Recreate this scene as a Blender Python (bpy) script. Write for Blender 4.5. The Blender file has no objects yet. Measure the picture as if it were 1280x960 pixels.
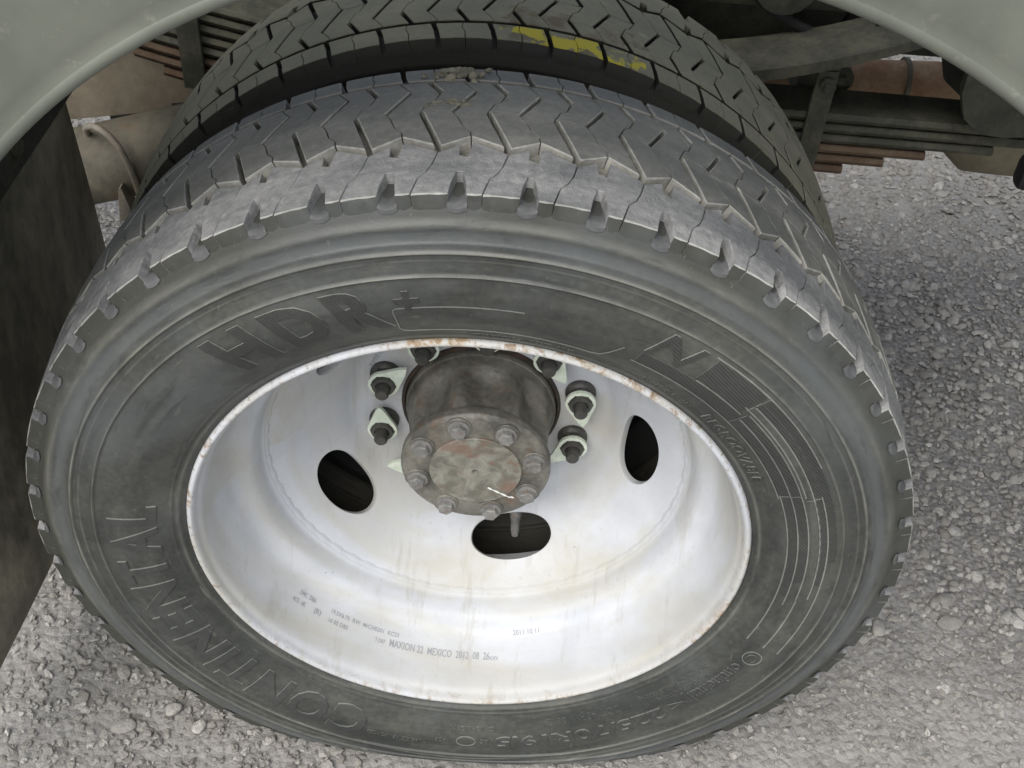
import bpy, bmesh, math, random
import numpy as np
from mathutils import Vector, Matrix
from mathutils.geometry import tessellate_polygon
random.seed(7)
rng = np.random.default_rng(11)
D = bpy.data
SC = bpy.context.scene
COL = SC.collection
PI = math.pi
R = math.radians
ZC = 0.370                                   # height of the wheel centre above the ground

# ------------------------------------------------------------------ camera
cam_data = D.cameras.new('camera')
cam = D.objects.new('camera', cam_data)
COL.objects.link(cam)
SC.camera = cam
_r = Vector((0.99743, 0.04131, 0.05855)); _f = Vector((0.0096, 0.7321, -0.6811)).normalized()
_r = (_r - _f * _r.dot(_f)).normalized(); _u = _r.cross(_f)
_m = Matrix((_r, _u, -_f)).transposed().to_4x4()
_m.translation = Vector((0.0195, -0.6487, 0.8388 + ZC))
cam.matrix_world = _m
cam_data.sensor_width = 36.0
cam_data.lens = 1424.14 / 1280 * 36.0
cam_data.clip_start = 0.02
cam_data.clip_end = 500.0

# ------------------------------------------------------------------ world, sun, exposure
SUN_EL, SUN_AZ = R(52), R(205)               # bright overcast: soft light from behind and above the photographer
w = D.worlds.new('World'); SC.world = w; w.use_nodes = True
nt = w.node_tree
bg = nt.nodes['Background']
sky = nt.nodes.new('ShaderNodeTexSky'); sky.sky_type = 'NISHITA'; sky.sun_disc = False
sky.sun_elevation = SUN_EL; sky.sun_rotation = SUN_AZ
sky.air_density = 1.0; sky.dust_density = 3.0; sky.ozone_density = 0.6
hs = nt.nodes.new('ShaderNodeHueSaturation'); hs.inputs['Saturation'].default_value = 0.42     # overcast: the cloud greys the sky
nt.links.new(sky.outputs[0], hs.inputs['Color']); nt.links.new(hs.outputs[0], bg.inputs[0]); bg.inputs[1].default_value = 0.125
sd = D.lights.new('sun', 'SUN'); sd.energy = 1.5; sd.angle = R(48); sd.color = (1.0, 0.97, 0.92)
sun = D.objects.new('sun', sd); COL.objects.link(sun)
sdir = Vector((math.sin(SUN_AZ) * math.cos(SUN_EL), math.cos(SUN_AZ) * math.cos(SUN_EL), math.sin(SUN_EL)))
sun.rotation_euler = sdir.to_track_quat('Z', 'Y').to_euler()
sun.location = sdir * 20
SC.view_settings.view_transform = 'Standard'
SC.view_settings.look = 'None'
SC.view_settings.gamma = 1.0
SC.view_settings.exposure = 0.70

# ------------------------------------------------------------------ material helpers
class NT:
    def __init__(s, name):
        s.m = D.materials.new(name); s.m.use_nodes = True
        s.t = s.m.node_tree; s.b = s.t.nodes['Principled BSDF']; s.x = 0
    def n(s, typ, **kw):
        nd = s.t.nodes.new(typ)
        for k, v in kw.items():
            if k.startswith('i_'): nd.inputs[k[2:].replace('_', ' ')].default_value = v
            else: setattr(nd, k, v)
        return nd
    def l(s, a, b): s.t.links.new(a, b)
    def pos(s):
        return s.n('ShaderNodeNewGeometry').outputs['Position']
    def mapped(s, src, scale=(1, 1, 1), loc=(0, 0, 0), rot=(0, 0, 0)):
        mp = s.n('ShaderNodeMapping'); s.l(src, mp.inputs[0])
        mp.inputs['Scale'].default_value = scale; mp.inputs['Location'].default_value = loc; mp.inputs['Rotation'].default_value = rot
        return mp.outputs[0]
    def noise(s, src, scale, detail=4, rough=0.55, dist=0.0):
        nd = s.n('ShaderNodeTexNoise'); s.l(src, nd.inputs['Vector'])
        nd.inputs['Scale'].default_value = scale; nd.inputs['Detail'].default_value = detail
        nd.inputs['Roughness'].default_value = rough; nd.inputs['Distortion'].default_value = dist
        return nd.outputs['Fac']
    def ramp(s, src, stops):
        nd = s.n('ShaderNodeValToRGB'); s.l(src, nd.inputs[0])
        e = nd.color_ramp.elements
        e[0].position, e[0].color = stops[0][0], c4(stops[0][1])
        e[1].position, e[1].color = stops[-1][0], c4(stops[-1][1])
        for p, c in stops[1:-1]:
            q = e.new(p); q.color = c4(c)
        return nd.outputs[0]
    def mix(s, f, a, b, blend='MIX'):
        nd = s.n('ShaderNodeMix'); nd.data_type = 'RGBA'; nd.blend_type = blend
        for i, v in ((0, f), (6, a), (7, b)):
            if hasattr(v, 'is_output') or isinstance(v, bpy.types.NodeSocket): s.l(v, nd.inputs[i])
            else: nd.inputs[i].default_value = c4(v) if i else v
        return nd.outputs[2]
    def math(s, op, a, b=0.0, clamp=False):
        nd = s.n('ShaderNodeMath'); nd.operation = op; nd.use_clamp = clamp
        for i, v in ((0, a), (1, b)):
            if isinstance(v, bpy.types.NodeSocket): s.l(v, nd.inputs[i])
            else: nd.inputs[i].default_value = v
        return nd.outputs[0]
    def bump(s, h, strength=0.3, dist=0.001, normal=None):
        nd = s.n('ShaderNodeBump'); s.l(h, nd.inputs['Height'])
        nd.inputs['Strength'].default_value = strength; nd.inputs['Distance'].default_value = dist
        if normal is not None: s.l(normal, nd.inputs['Normal'])
        return nd.outputs[0]
    def done(s, col=None, rough=0.5, bump=None, metal=0.0, spec=None):
        b = s.b
        if col is not None:
            if isinstance(col, bpy.types.NodeSocket): s.l(col, b.inputs['Base Color'])
            else: b.inputs['Base Color'].default_value = c4(col)
        if isinstance(rough, bpy.types.NodeSocket): s.l(rough, b.inputs['Roughness'])
        else: b.inputs['Roughness'].default_value = rough
        b.inputs['Metallic'].default_value = metal
        if spec is not None: b.inputs['Specular IOR Level'].default_value = spec
        if bump is not None: s.l(bump, b.inputs['Normal'])
        return s.m
def c4(c):
    if isinstance(c, (int, float)): return (c, c, c, 1)
    return (*c, 1) if len(c) == 3 else c

WHEEL_Y = 0.0
def polar(s, src=None):
    """world position -> (radius from the wheel axis, angle * 0.3, y) so that scuffs run round the wheel"""
    sep = s.n('ShaderNodeSeparateXYZ'); s.l(src or s.pos(), sep.inputs[0])
    z = s.math('SUBTRACT', sep.outputs[2], ZC)
    rr = s.math('SQRT', s.math('ADD', s.math('MULTIPLY', sep.outputs[0], sep.outputs[0]), s.math('MULTIPLY', z, z)))
    an = s.n('ShaderNodeMath'); an.operation = 'ARCTAN2'; s.l(z, an.inputs[0]); s.l(sep.outputs[0], an.inputs[1])
    cb = s.n('ShaderNodeCombineXYZ'); s.l(rr, cb.inputs[0]); s.l(s.math('MULTIPLY', an.outputs[0], 0.3), cb.inputs[1]); s.l(sep.outputs[1], cb.inputs[2])
    return cb.outputs[0], rr, an.outputs[0], sep.outputs[1]

def mat_rubber(name, base, dust, dust_amt, fine=0.5, hatch=False, paint=False, rough=0.62, ridges=False):
    s = NT(name)
    pv, rr, an, yy = polar(s)
    p = s.pos()
    streak = s.noise(s.mapped(pv, (26, 5, 18)), 1.0, 6, 0.62, 0.4)
    blot = s.noise(p, 9, 5, 0.6, 0.3)
    finen = s.noise(p, 170, 4, 0.6)
    scr = s.noise(s.mapped(pv, (150, 22, 60)), 1.0, 3, 0.7)
    m = s.math('ADD', s.math('MULTIPLY', streak, 0.62), s.math('MULTIPLY', blot, 0.38))
    m = s.math('ADD', m, s.math('MULTIPLY', s.math('SUBTRACT', finen, 0.5), 0.28))
    f = s.ramp(m, [(0.40, 0.0), (0.52, 0.38 * dust_amt), (0.66, 1.0 * dust_amt)])
    col = s.mix(f, base, dust)
    sc = s.ramp(scr, [(0.66, 0.0), (0.74, 0.55)])
    col = s.mix(sc, col, tuple(min(1, c * 1.35) for c in dust))
    if ridges:
        # pale dust rubbed along the raised rings
        acc = None
        for rc, hw, am in ((0.3372, 0.0016, 0.55), (0.3568, 0.0019, 0.7), (0.3775, 0.0055, 0.30), (0.2665, 0.0022, 0.35), (0.3500, 0.0012, 0.3)):
            d = s.math('ABSOLUTE', s.math('SUBTRACT', rr, rc))
            k = s.math('MULTIPLY', s.math('SUBTRACT', 1.0, s.math('DIVIDE', d, hw), True), am)
            acc = k if acc is None else s.math('MAXIMUM', acc, k)
        acc = s.math('MULTIPLY', acc, s.ramp(s.noise(s.mapped(pv, (40, 11, 20)), 1.0, 5, 0.7), [(0.36, 0.15), (0.58, 1.0)]))
        band_r = s.math('ADD', rr, s.math('MULTIPLY', s.math('SUBTRACT', s.noise(s.mapped(pv, (30, 16, 20)), 1.0, 5, 0.7), 0.5), 0.012))  # uneven radius: darker towards the shoulder edge, paler ring just inside
        col = s.mix(s.ramp(band_r, [(0.3755, 0.0), (0.3815, 0.75)]), col, (0.040, 0.042, 0.034))
        col = s.mix(s.math('MULTIPLY', s.ramp(band_r, [(0.3590, 0.0), (0.3660, 0.55)]), s.ramp(band_r, [(0.3710, 1.0), (0.3760, 0.0)])), col, (0.105, 0.114, 0.117))
        col = s.mix(acc, col, (0.25, 0.25, 0.215))
        hair = s.noise(s.mapped(p, (260, 260, 70), (0, 0, 0), (0.3, 0.2, 0.8)), 1.0, 3, 0.75)
        col = s.mix(s.ramp(hair, [(0.66, 0.0), (0.74, 0.5)]), col, (0.17, 0.17, 0.15))
        big = s.noise(s.mapped(p, (1, 1, 1), (2, 0, 5)), 4.5, 4, 0.6, 0.8)
        col = s.mix(s.ramp(big, [(0.50, 0.0), (0.68, 0.5)]), col, (0.095, 0.104, 0.108))
        dkn = s.noise(s.mapped(pv, (60, 14, 20), (4, 0, 1)), 1.0, 5, 0.7, 0.6)
        col = s.mix(s.ramp(dkn, [(0.56, 0.0), (0.70, 0.6)]), col, (0.024, 0.026, 0.025))
    if hatch:
        wv = s.n('ShaderNodeTexWave'); wv.wave_type = 'BANDS'; wv.bands_direction = 'DIAGONAL'
        s.l(p, wv.inputs['Vector']); wv.inputs['Scale'].default_value = 190.0; wv.inputs['Distortion'].default_value = 0.0
        col = s.mix(s.math('MULTIPLY', wv.outputs['Fac'], 0.4), col, tuple(c * 0.55 for c in base))
    if paint:
        # dried yellow paint smeared along the shoulder of the tyre
        sep = s.n('ShaderNodeSeparateXYZ'); s.l(p, sep.inputs[0])
        x, y, z = sep.outputs
        x = s.math('ADD', x, s.math('MULTIPLY', s.math('SUBTRACT', s.noise(p, 90, 4, 0.7), 0.5), 0.07))
        bx = s.math('MULTIPLY', s.math('GREATER_THAN', x, 0.004), s.math('LESS_THAN', x, 0.118))
        by = s.math('LESS_THAN', s.math('ABSOLUTE', s.math('SUBTRACT', y, 0.2605)), 0.0125)
        nn = s.noise(s.mapped(p, (30, 55, 55), (1.1, 0, 1.0)), 1.0, 4, 0.6, 0.6)
        k = s.math('MULTIPLY', s.math('MULTIPLY', bx, by), s.ramp(nn, [(0.50, 0.0), (0.54, 1.0)]))
        col = s.mix(k, col, (0.50, 0.43, 0.03))
        brown = s.math('MULTIPLY', s.math('MULTIPLY', bx, s.math('LESS_THAN', s.math('ABSOLUTE', s.math('SUBTRACT', y, 0.275)), 0.032)),
                       s.ramp(s.noise(p, 34, 4, 0.6), [(0.47, 0.0), (0.6, 0.8)]))
        col = s.mix(s.math('MULTIPLY', brown, s.math('SUBTRACT', 1.0, k)), col, (0.13, 0.10, 0.05))
    h = s.math('ADD', s.math('MULTIPLY', finen, 0.6), s.math('MULTIPLY', s.noise(p, 520, 2, 0.5), 0.4))
    bp = s.bump(h, fine, 0.0012, s.bump(s.noise(p, 48, 5, 0.65), fine * 0.5, 0.003))
    if hatch: bp = s.bump(wv.outputs['Fac'], 0.8, 0.0005, bp)
    rg = s.ramp(f, [(0.0, rough - 0.10), (1.0, rough + 0.18)])
    return s.done(col, rg, bp, spec=0.45)

def mat_metal_dirty(name, base, dirt, scale=25, amt=0.5, rough=0.6, bumps=0.35, metal=0.0, rust=None, rust_amt=0.3, stretch=None):
    s = NT(name); p = s.pos()
    if stretch: p = s.mapped(p, stretch)
    n1 = s.noise(p, scale, 6, 0.65, 0.3); n2 = s.noise(p, scale * 7, 4, 0.6)
    m = s.math('ADD', s.math('MULTIPLY', n1, 0.75), s.math('MULTIPLY', n2, 0.25))
    col = s.mix(s.ramp(m, [(0.42, 0.0), (0.62, amt * 1.6 if amt < .62 else 1.0)]), base, dirt)
    if rust:
        n3 = s.noise(s.mapped(p, (1, 1, 1), (5, 2, 7)), scale * 1.6, 6, 0.7)
        col = s.mix(s.ramp(n3, [(0.60 - 0.2 * rust_amt, 0.0), (0.72, 0.85)]), col, rust)
    bp = s.bump(s.math('ADD', n2, s.math('MULTIPLY', n1, 0.7)), bumps, 0.0015)
    return s.done(col, rough, bp, metal=metal)

M = {}
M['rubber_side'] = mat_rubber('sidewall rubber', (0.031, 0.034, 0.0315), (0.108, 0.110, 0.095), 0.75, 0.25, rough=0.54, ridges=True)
M['rubber_tread'] = mat_rubber('tread rubber', (0.100, 0.104, 0.094), (0.27, 0.27, 0.245), 0.9, 0.9, rough=0.6)
M['rubber_shoulder'] = mat_rubber('sky-lit shoulder rubber', (0.125, 0.130, 0.132), (0.36, 0.36, 0.355), 1.0, 1.2, rough=0.6)  # sky light on the shoulder rib painted in as paler rubber
M['rubber_pocket'] = mat_rubber('pocket rubber', (0.060, 0.063, 0.065), (0.15, 0.152, 0.155), 0.8, 0.5)
M['rubber_edge'] = mat_rubber('dusty edge rubber', (0.22, 0.22, 0.205), (0.46, 0.46, 0.43), 1.0, 1.0, rough=0.8)
M['rubber_groove'] = mat_rubber('dusty groove rubber', (0.17, 0.17, 0.152), (0.42, 0.41, 0.37), 1.0, 0.8, rough=0.85)
M['rubber_letter'] = mat_rubber('raised lettering rubber', (0.034, 0.037, 0.036), (0.09, 0.092, 0.083), 0.6, 0.2)
M['rubber_hatch'] = mat_rubber('hatched lettering rubber', (0.034, 0.037, 0.035), (0.075, 0.076, 0.068), 0.6, 0.15, hatch=True)
M['rubber_line'] = mat_rubber('highlighted raised edge', (0.125, 0.13, 0.122), (0.24, 0.24, 0.22), 0.9, 0.3)  # lit edge highlight of the lettering painted as paler rubber; also raised lines
M['rubber_inner'] = mat_rubber('brown dusty tread rubber', (0.175, 0.170, 0.120), (0.32, 0.305, 0.215), 0.8, 0.7, paint=True, rough=0.75)
M['rubber_inner_edge'] = mat_rubber('brown dusty tread edge', (0.19, 0.185, 0.135), (0.33, 0.31, 0.22), 0.9, 0.7, paint=True, rough=0.8)
M['rubber_inner_side'] = mat_rubber('brown dusty sidewall', (0.026, 0.026, 0.021), (0.070, 0.067, 0.050), 0.6, 0.5, rough=0.75)

def mat_rim():
    s = NT('white wheel paint'); p = s.pos(); pv, rr, an, yy = polar(s)
    n = s.noise(p, 14, 6, 0.6, 0.4); n2 = s.noise(s.mapped(pv, (9, 3, 12)), 1.0, 5, 0.6, 0.6); f = s.noise(p, 240, 3, 0.6)
    col = s.mix(s.ramp(n, [(0.35, 0.0), (0.7, 1.0)]), (0.45, 0.470, 0.500), (0.535, 0.555, 0.585))
    col = s.mix(s.ramp(n2, [(0.44, 0.0), (0.66, 0.75)]), col, (0.42, 0.405, 0.345))
    # grime in the recess round the hub
    col = s.mix(s.ramp(s.noise(p, 30, 5, 0.7), [(0.58, 0.0), (0.75, 0.4)]), col, (0.42, 0.40, 0.36))
    drip = s.noise(s.mapped(p, (55, 12, 4)), 1.0, 5, 0.7)
    col = s.mix(s.ramp(drip, [(0.56, 0.0), (0.68, 0.45)]), col, (0.33, 0.31, 0.27))
    spot = s.noise(p, 130, 5, 0.75)
    col = s.mix(s.ramp(spot, [(0.60, 0.0), (0.70, 0.35)]), col, (0.30, 0.29, 0.28))
    # chips
    v = s.n('ShaderNodeTexVoronoi'); s.l(p, v.inputs['Vector']); v.inputs['Scale'].default_value = 62
    chip = s.math('MULTIPLY', s.ramp(v.outputs['Distance'], [(0.035, 1.0), (0.075, 0.0)]), s.ramp(s.noise(p, 16, 3, 0.6), [(0.53, 0.0), (0.60, 1.0)]))
    col = s.mix(s.math('MULTIPLY', chip, 0.75), col, (0.20, 0.20, 0.22))
    # rust on the flange lip (a band that belongs to the lip, r > 0.252)
    edge = s.ramp(rr, [(0.2532, 0.0), (0.2550, 1.0)])
    rn = s.noise(p, 105, 6, 0.75, 0.6)
    rn2 = s.noise(p, 9, 3, 0.6)
    rf = s.math('MULTIPLY', edge, s.ramp(s.math('ADD', s.math('MULTIPLY', rn, 0.6), s.math('MULTIPLY', rn2, 0.4)), [(0.505, 0.0), (0.570, 0.9)]))
    col = s.mix(rf, col, s.mix(s.ramp(rn, [(0.4, 0.0), (0.65, 1.0)]), (0.42, 0.30, 0.15), (0.18, 0.11, 0.06)))
    dk = s.math('MULTIPLY', edge, s.ramp(s.noise(p, 120, 4, 0.7), [(0.58, 0.0), (0.64, 0.8)]))
    col = s.mix(dk, col, (0.25, 0.22, 0.15))
    bp = s.bump(s.math('ADD', s.math('MULTIPLY', f, 0.5), s.math('MULTIPLY', n, 1.2)), 0.22, 0.0012)
    return s.done(col, s.ramp(n2, [(0.4, 0.5), (0.7, 0.7)]), bp)
M['rim'] = mat_rim()
M['print'] = NT('grey printed mark').done((0.27, 0.28, 0.30), 0.6)
M['hub'] = mat_metal_dirty('greasy dark hub', (0.075, 0.073, 0.063), (0.19, 0.182, 0.152), 26, 0.6, 0.42, 0.6, rust=(0.13, 0.075, 0.045), rust_amt=0.25)
M['pilot'] = mat_metal_dirty('rust and bore shadow', (0.022, 0.018, 0.014), (0.06, 0.035, 0.022), 40, 0.6, 0.5, 0.4)  # shadow round the hub bore painted in, mixed with brown rust
def mat_cap():
    s = NT('worn hub cover'); p = s.pos()
    n1 = s.noise(p, 60, 6, 0.7, 0.8); n2 = s.noise(s.mapped(p, (1, 1, 1), (3, 0, 2)), 28, 4, 0.6)
    col = s.mix(s.ramp(n1, [(0.4, 0.0), (0.62, 1.0)]), (0.125, 0.122, 0.098), (0.24, 0.235, 0.20))
    col = s.mix(s.ramp(n2, [(0.54, 0.0), (0.62, 0.7)]), col, (0.165, 0.10, 0.07))
    return s.done(col, 0.5, s.bump(n1, 0.5, 0.0012))
M['cap'] = mat_cap()
M['bolt'] = mat_metal_dirty('grey bolt steel', (0.13, 0.13, 0.125), (0.24, 0.235, 0.22), 60, 0.6, 0.45, 0.3, rust=(0.17, 0.10, 0.06), rust_amt=0.2)
M['nut'] = mat_metal_dirty('black nut steel', (0.038, 0.038, 0.034), (0.085, 0.08, 0.07), 80, 0.5, 0.45, 0.3)
def mat_indicator():
    s = NT('pale green plastic'); p = s.pos()
    col = s.mix(s.ramp(s.noise(p, 90, 4, 0.65), [(0.4, 0.0), (0.66, 1.0)]), (0.56, 0.63, 0.52), (0.68, 0.73, 0.63))
    col = s.mix(s.ramp(s.noise(p, 210, 3, 0.7), [(0.6, 0.0), (0.7, 0.5)]), col, (0.30, 0.33, 0.24))
    return s.done(col, 0.45)
M['indicator'] = mat_indicator()
M['chalk'] = NT('white paint stick mark').done((0.72, 0.72, 0.68), 0.8)
def mat_fender():
    s = NT('grey green fender paint'); p = s.pos()
    n = s.noise(p, 7, 6, 0.6, 0.5); n2 = s.noise(p, 60, 5, 0.7)
    col = s.mix(s.ramp(n, [(0.35, 0.0), (0.68, 1.0)]), (0.094, 0.103, 0.083), (0.150, 0.160, 0.132))
    col = s.mix(s.ramp(n2, [(0.60, 0.0), (0.74, 0.35)]), col, (0.36, 0.36, 0.30))
    v = s.n('ShaderNodeTexVoronoi'); s.l(p, v.inputs['Vector']); v.inputs['Scale'].default_value = 75
    ch = s.math('MULTIPLY', s.ramp(v.outputs['Distance'], [(0.05, 1.0), (0.10, 0.0)]), s.ramp(s.noise(p, 22, 3, 0.6), [(0.56, 0.0), (0.62, 1.0)]))
    col = s.mix(s.math('MULTIPLY', ch, 0.6), col, (0.5, 0.5, 0.42))
    # a rubbed scratch of pale yellow on the right
    sep = s.n('ShaderNodeSeparateXYZ'); s.l(p, sep.inputs[0])
    ln = s.math('SUBTRACT', sep.outputs[2], s.math('ADD', ZC + 0.5525, s.math('MULTIPLY', s.noise(p, 55, 3, 0.6), 0.03)))
    k = s.math('MULTIPLY', s.math('LESS_THAN', s.math('ABSOLUTE', s.math('SUBTRACT', sep.outputs[0], 0.372)), 0.022), s.math('LESS_THAN', s.math('ABSOLUTE', ln), 0.0032))
    k = s.math('MULTIPLY', k, s.ramp(s.noise(p, 160, 3, 0.6), [(0.40, 0.0), (0.52, 1.0)]))
    col = s.mix(k, col, (0.44, 0.50, 0.26))
    bp = s.bump(s.math('ADD', n2, s.math('MULTIPLY', s.noise(p, 300, 2, 0.5), 0.4)), 0.18, 0.001)
    return s.done(col, s.ramp(n, [(0.3, 0.33), (0.7, 0.52)]), bp)
M['fender'] = mat_fender()
M['flap'] = mat_metal_dirty('muddy black rubber flap', (0.12, 0.112, 0.082), (0.34, 0.315, 0.23), 9, 0.7, 0.6, 0.9, stretch=(1, 1, 0.55))
M['frame'] = mat_metal_dirty('dark olive chassis paint', (0.030, 0.032, 0.024), (0.075, 0.075, 0.052), 18, 0.6, 0.7, 0.5)
M['spring'] = mat_metal_dirty('dusty spring steel', (0.052, 0.055, 0.040), (0.12, 0.115, 0.08), 24, 0.6, 0.75, 0.6)
M['spring_rust'] = mat_metal_dirty('rusty spring steel', (0.105, 0.062, 0.038), (0.16, 0.12, 0.075), 30, 0.6, 0.8, 0.6)
M['rustpipe'] = mat_metal_dirty('orange brown rusty pipe', (0.24, 0.135, 0.075), (0.33, 0.235, 0.15), 30, 0.7, 0.85, 0.8)
M['muffler'] = mat_metal_dirty('dusty brown grey steel', (0.085, 0.078, 0.058), (0.15, 0.135, 0.095), 14, 0.7, 0.75, 0.5, rust=(0.15, 0.09, 0.05), rust_amt=0.2)
M['plate'] = mat_metal_dirty('dusty brown plate', (0.12, 0.098, 0.068), (0.19, 0.165, 0.12), 10, 0.7, 0.85, 0.5)
M['tan'] = mat_metal_dirty('tan dusty steel', (0.20, 0.175, 0.115), (0.28, 0.25, 0.17), 16, 0.6, 0.7, 0.4)
M['rod'] = mat_metal_dirty('bare dusty rod', (0.20, 0.185, 0.15), (0.30, 0.26, 0.20), 40, 0.6, 0.6, 0.3, rust=(0.25, 0.12, 0.06), rust_amt=0.3)
M['black'] = NT('black rubber').done((0.02, 0.02, 0.02), 0.7)  # also colours the boxes that stand in for shaded chassis gaps
M['mud'] = mat_metal_dirty('dried mud', (0.20, 0.19, 0.14), (0.34, 0.32, 0.25), 60, 0.7, 0.95, 1.0)
M['body'] = mat_metal_dirty('grey green body paint', (0.17, 0.19, 0.165), (0.22, 0.235, 0.20), 5, 0.5, 0.5, 0.2)

def mat_ground():
    s = NT('worn asphalt binder'); p = s.pos()
    big = s.noise(p, 1.6, 5, 0.6); mid = s.noise(p, 14, 6, 0.65); fine = s.noise(p, 160, 5, 0.7)
    v = s.n('ShaderNodeTexVoronoi'); s.l(p, v.inputs['Vector']); v.inputs['Scale'].default_value = 95; v.inputs['Randomness'].default_value = 1.0
    col = s.mix(s.ramp(mid, [(0.35, 0.0), (0.68, 1.0)]), (0.115, 0.102, 0.085), (0.20, 0.183, 0.157))
    col = s.mix(s.ramp(fine, [(0.45, 0.0), (0.62, 0.65)]), col, (0.34, 0.33, 0.31))
    st = s.ramp(v.outputs['Distance'], [(0.25, 1.0), (0.42, 0.0)])
    col = s.mix(s.math('MULTIPLY', st, 0.45), col, s.mix(s.ramp(s.noise(p, 60, 2, 0.5), [(0.35, 0.0), (0.65, 1.0)]), (0.16, 0.15, 0.13), (0.40, 0.385, 0.355)), 'MIX')
    hsv = s.n('ShaderNodeHueSaturation'); hsv.inputs['Saturation'].default_value = 0.4; s.l(col, hsv.inputs['Color'])
    sp_ = s.n('ShaderNodeSeparateXYZ'); s.l(p, sp_.inputs[0])
    pale_zones = s.math('ADD', sp_.outputs[1], s.math('MULTIPLY', s.math('SUBTRACT', s.noise(p, 5, 5, 0.65), 0.5), 0.6))   # pale dust at the near road edge, and a daylit far band
    pale_zones = s.math('MAXIMUM', s.ramp(pale_zones, [(0.08, 0.8), (0.36, 0.0)]), s.ramp(s.math('SUBTRACT', pale_zones, 1.0), [(0.0, 0.0), (0.35, 0.8)]))  # brighter daylight on the far ground painted in as a paler band
    col = s.mix(s.math('MULTIPLY', pale_zones, s.ramp(mid, [(0.3, 0.5), (0.6, 1.0)])), hsv.outputs[0], (0.33, 0.32, 0.30))
    h = s.math('ADD', s.math('MULTIPLY', s.math('SUBTRACT', 1.0, v.outputs['Distance']), 1.1), fine)
    return s.done(col, 0.85, s.bump(h, 0.9, 0.004))
M['ground'] = mat_ground()
def mat_stone(name, lo, mid_, hi):   # tones from darkest to palest stone
    s = NT(name); p = s.pos()
    a = s.n('ShaderNodeAttribute'); a.attribute_name = 'tone'
    col = s.ramp(a.outputs['Fac'], [(0.0, lo), (0.45, mid_), (0.85, hi), (1.0, (0.56, 0.55, 0.52))])
    n = s.noise(p, 330, 4, 0.65)
    col = s.mix(s.ramp(n, [(0.35, 0.0), (0.7, 0.7)]), col, (0.27, 0.26, 0.24))
    n3 = s.noise(p, 110, 5, 0.7)
    return s.done(s.mix(s.ramp(n3, [(0.45, 0.0), (0.65, 0.5)]), col, (0.18, 0.17, 0.15)), 0.68, s.bump(s.math('ADD', n, n3), 0.9, 0.002))
M['stone'] = mat_stone('grey road stone', (0.15, 0.138, 0.12), (0.27, 0.258, 0.235), (0.44, 0.43, 0.40))

# ------------------------------------------------------------------ mesh helpers
def mesh_obj(name, verts, faces, mats, parent=None, smooth=True, angle=None, fmat=None):
    me = D.meshes.new(name)
    me.from_pydata([tuple(v) for v in verts], [], faces)
    if not isinstance(mats, (list, tuple)): mats = [mats]
    for m in mats: me.materials.append(m)
    if fmat is not None: me.polygons.foreach_set('material_index', fmat)
    me.polygons.foreach_set('use_smooth', [smooth] * len(me.polygons))
    if angle is not None: me.set_sharp_from_angle(angle=R(angle))
    me.update()
    o = D.objects.new(name, me); COL.objects.link(o)
    if parent: o.parent = parent
    return o
def bm_obj(name, bm, mats, parent=None, smooth=True, angle=35):
    me = D.meshes.new(name); bmesh.ops.recalc_face_normals(bm, faces=bm.faces); bm.to_mesh(me); bm.free()
    if not isinstance(mats, (list, tuple)): mats = [mats]
    for m in mats: me.materials.append(m)
    me.polygons.foreach_set('use_smooth', [smooth] * len(me.polygons))
    if smooth: me.set_sharp_from_angle(angle=R(angle))
    o = D.objects.new(name, me); COL.objects.link(o)
    if parent: o.parent = parent
    return o
def empty(name, loc=(0, 0, 0)):
    o = D.objects.new(name, None); o.location = loc; o.empty_display_size = 0.1; COL.objects.link(o); return o
def lathe(name, prof, mat, parent, segs=128, a0=0.0, a1=2 * PI, rfun=None, angle=40, loc=(0, 0, 0), wob=None):
    """profile of (y, r) turned about the wheel axis (y)"""
    full = abs(a1 - a0 - 2 * PI) < 1e-6
    n = segs if full else segs + 1
    V, Fc = [], []
    for i in range(n):
        a = a0 + (a1 - a0) * i / segs
        for (y, r) in prof:
            rr = r if rfun is None else rfun(a, y, r)
            V.append((rr * math.cos(a), y, rr * math.sin(a)))
    k = len(prof)
    for i in range(segs):
        j = (i + 1) % n
        for q in range(k - 1):
            Fc.append((i * k + q, i * k + q + 1, j * k + q + 1, j * k + q))
    o = mesh_obj(name, V, Fc, mat, parent, True, angle)
    o.location = loc
    return o
def add_box(bm, x0, x1, y0, y1, z0, z1, bev=0.0):
    r = bmesh.ops.create_cube(bm, size=1.0)
    vs = r['verts']
    for v in vs:
        v.co = Vector(((x0 + x1) / 2 + v.co.x * (x1 - x0), (y0 + y1) / 2 + v.co.y * (y1 - y0), (z0 + z1) / 2 + v.co.z * (z1 - z0)))
    if bev:
        es = list({e for v in vs for e in v.link_edges})
        bmesh.ops.bevel(bm, geom=es, offset=bev, segments=2, affect='EDGES', profile=0.6)
def box(name, b, mat, parent, bev=0.003):
    bm = bmesh.new(); add_box(bm, *b, bev=bev); return bm_obj(name, bm, mat, parent)
def tube(bm, pts, rad, n=12, cap=True):
    pts = [Vector(p) for p in pts]; rings = []
    for i, p in enumerate(pts):
        d = (pts[min(i + 1, len(pts) - 1)] - pts[max(i - 1, 0)]).normalized()
        a = d.cross(Vector((0, 0, 1)));
        if a.length < 0.05: a = d.cross(Vector((0, 1, 0)))
        a.normalize(); b = d.cross(a)
        rr = rad[i] if isinstance(rad, (list, tuple)) else rad
        rings.append([bm.verts.new(p + (a * math.cos(t * 2 * PI / n) + b * math.sin(t * 2 * PI / n)) * rr) for t in range(n)])
    for i in range(len(rings) - 1):
        for t in range(n):
            u = (t + 1) % n
            bm.faces.new((rings[i][t], rings[i][u], rings[i + 1][u], rings[i + 1][t]))
    if cap:
        bm.faces.new(rings[0][::-1]); bm.faces.new(rings[-1])
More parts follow.
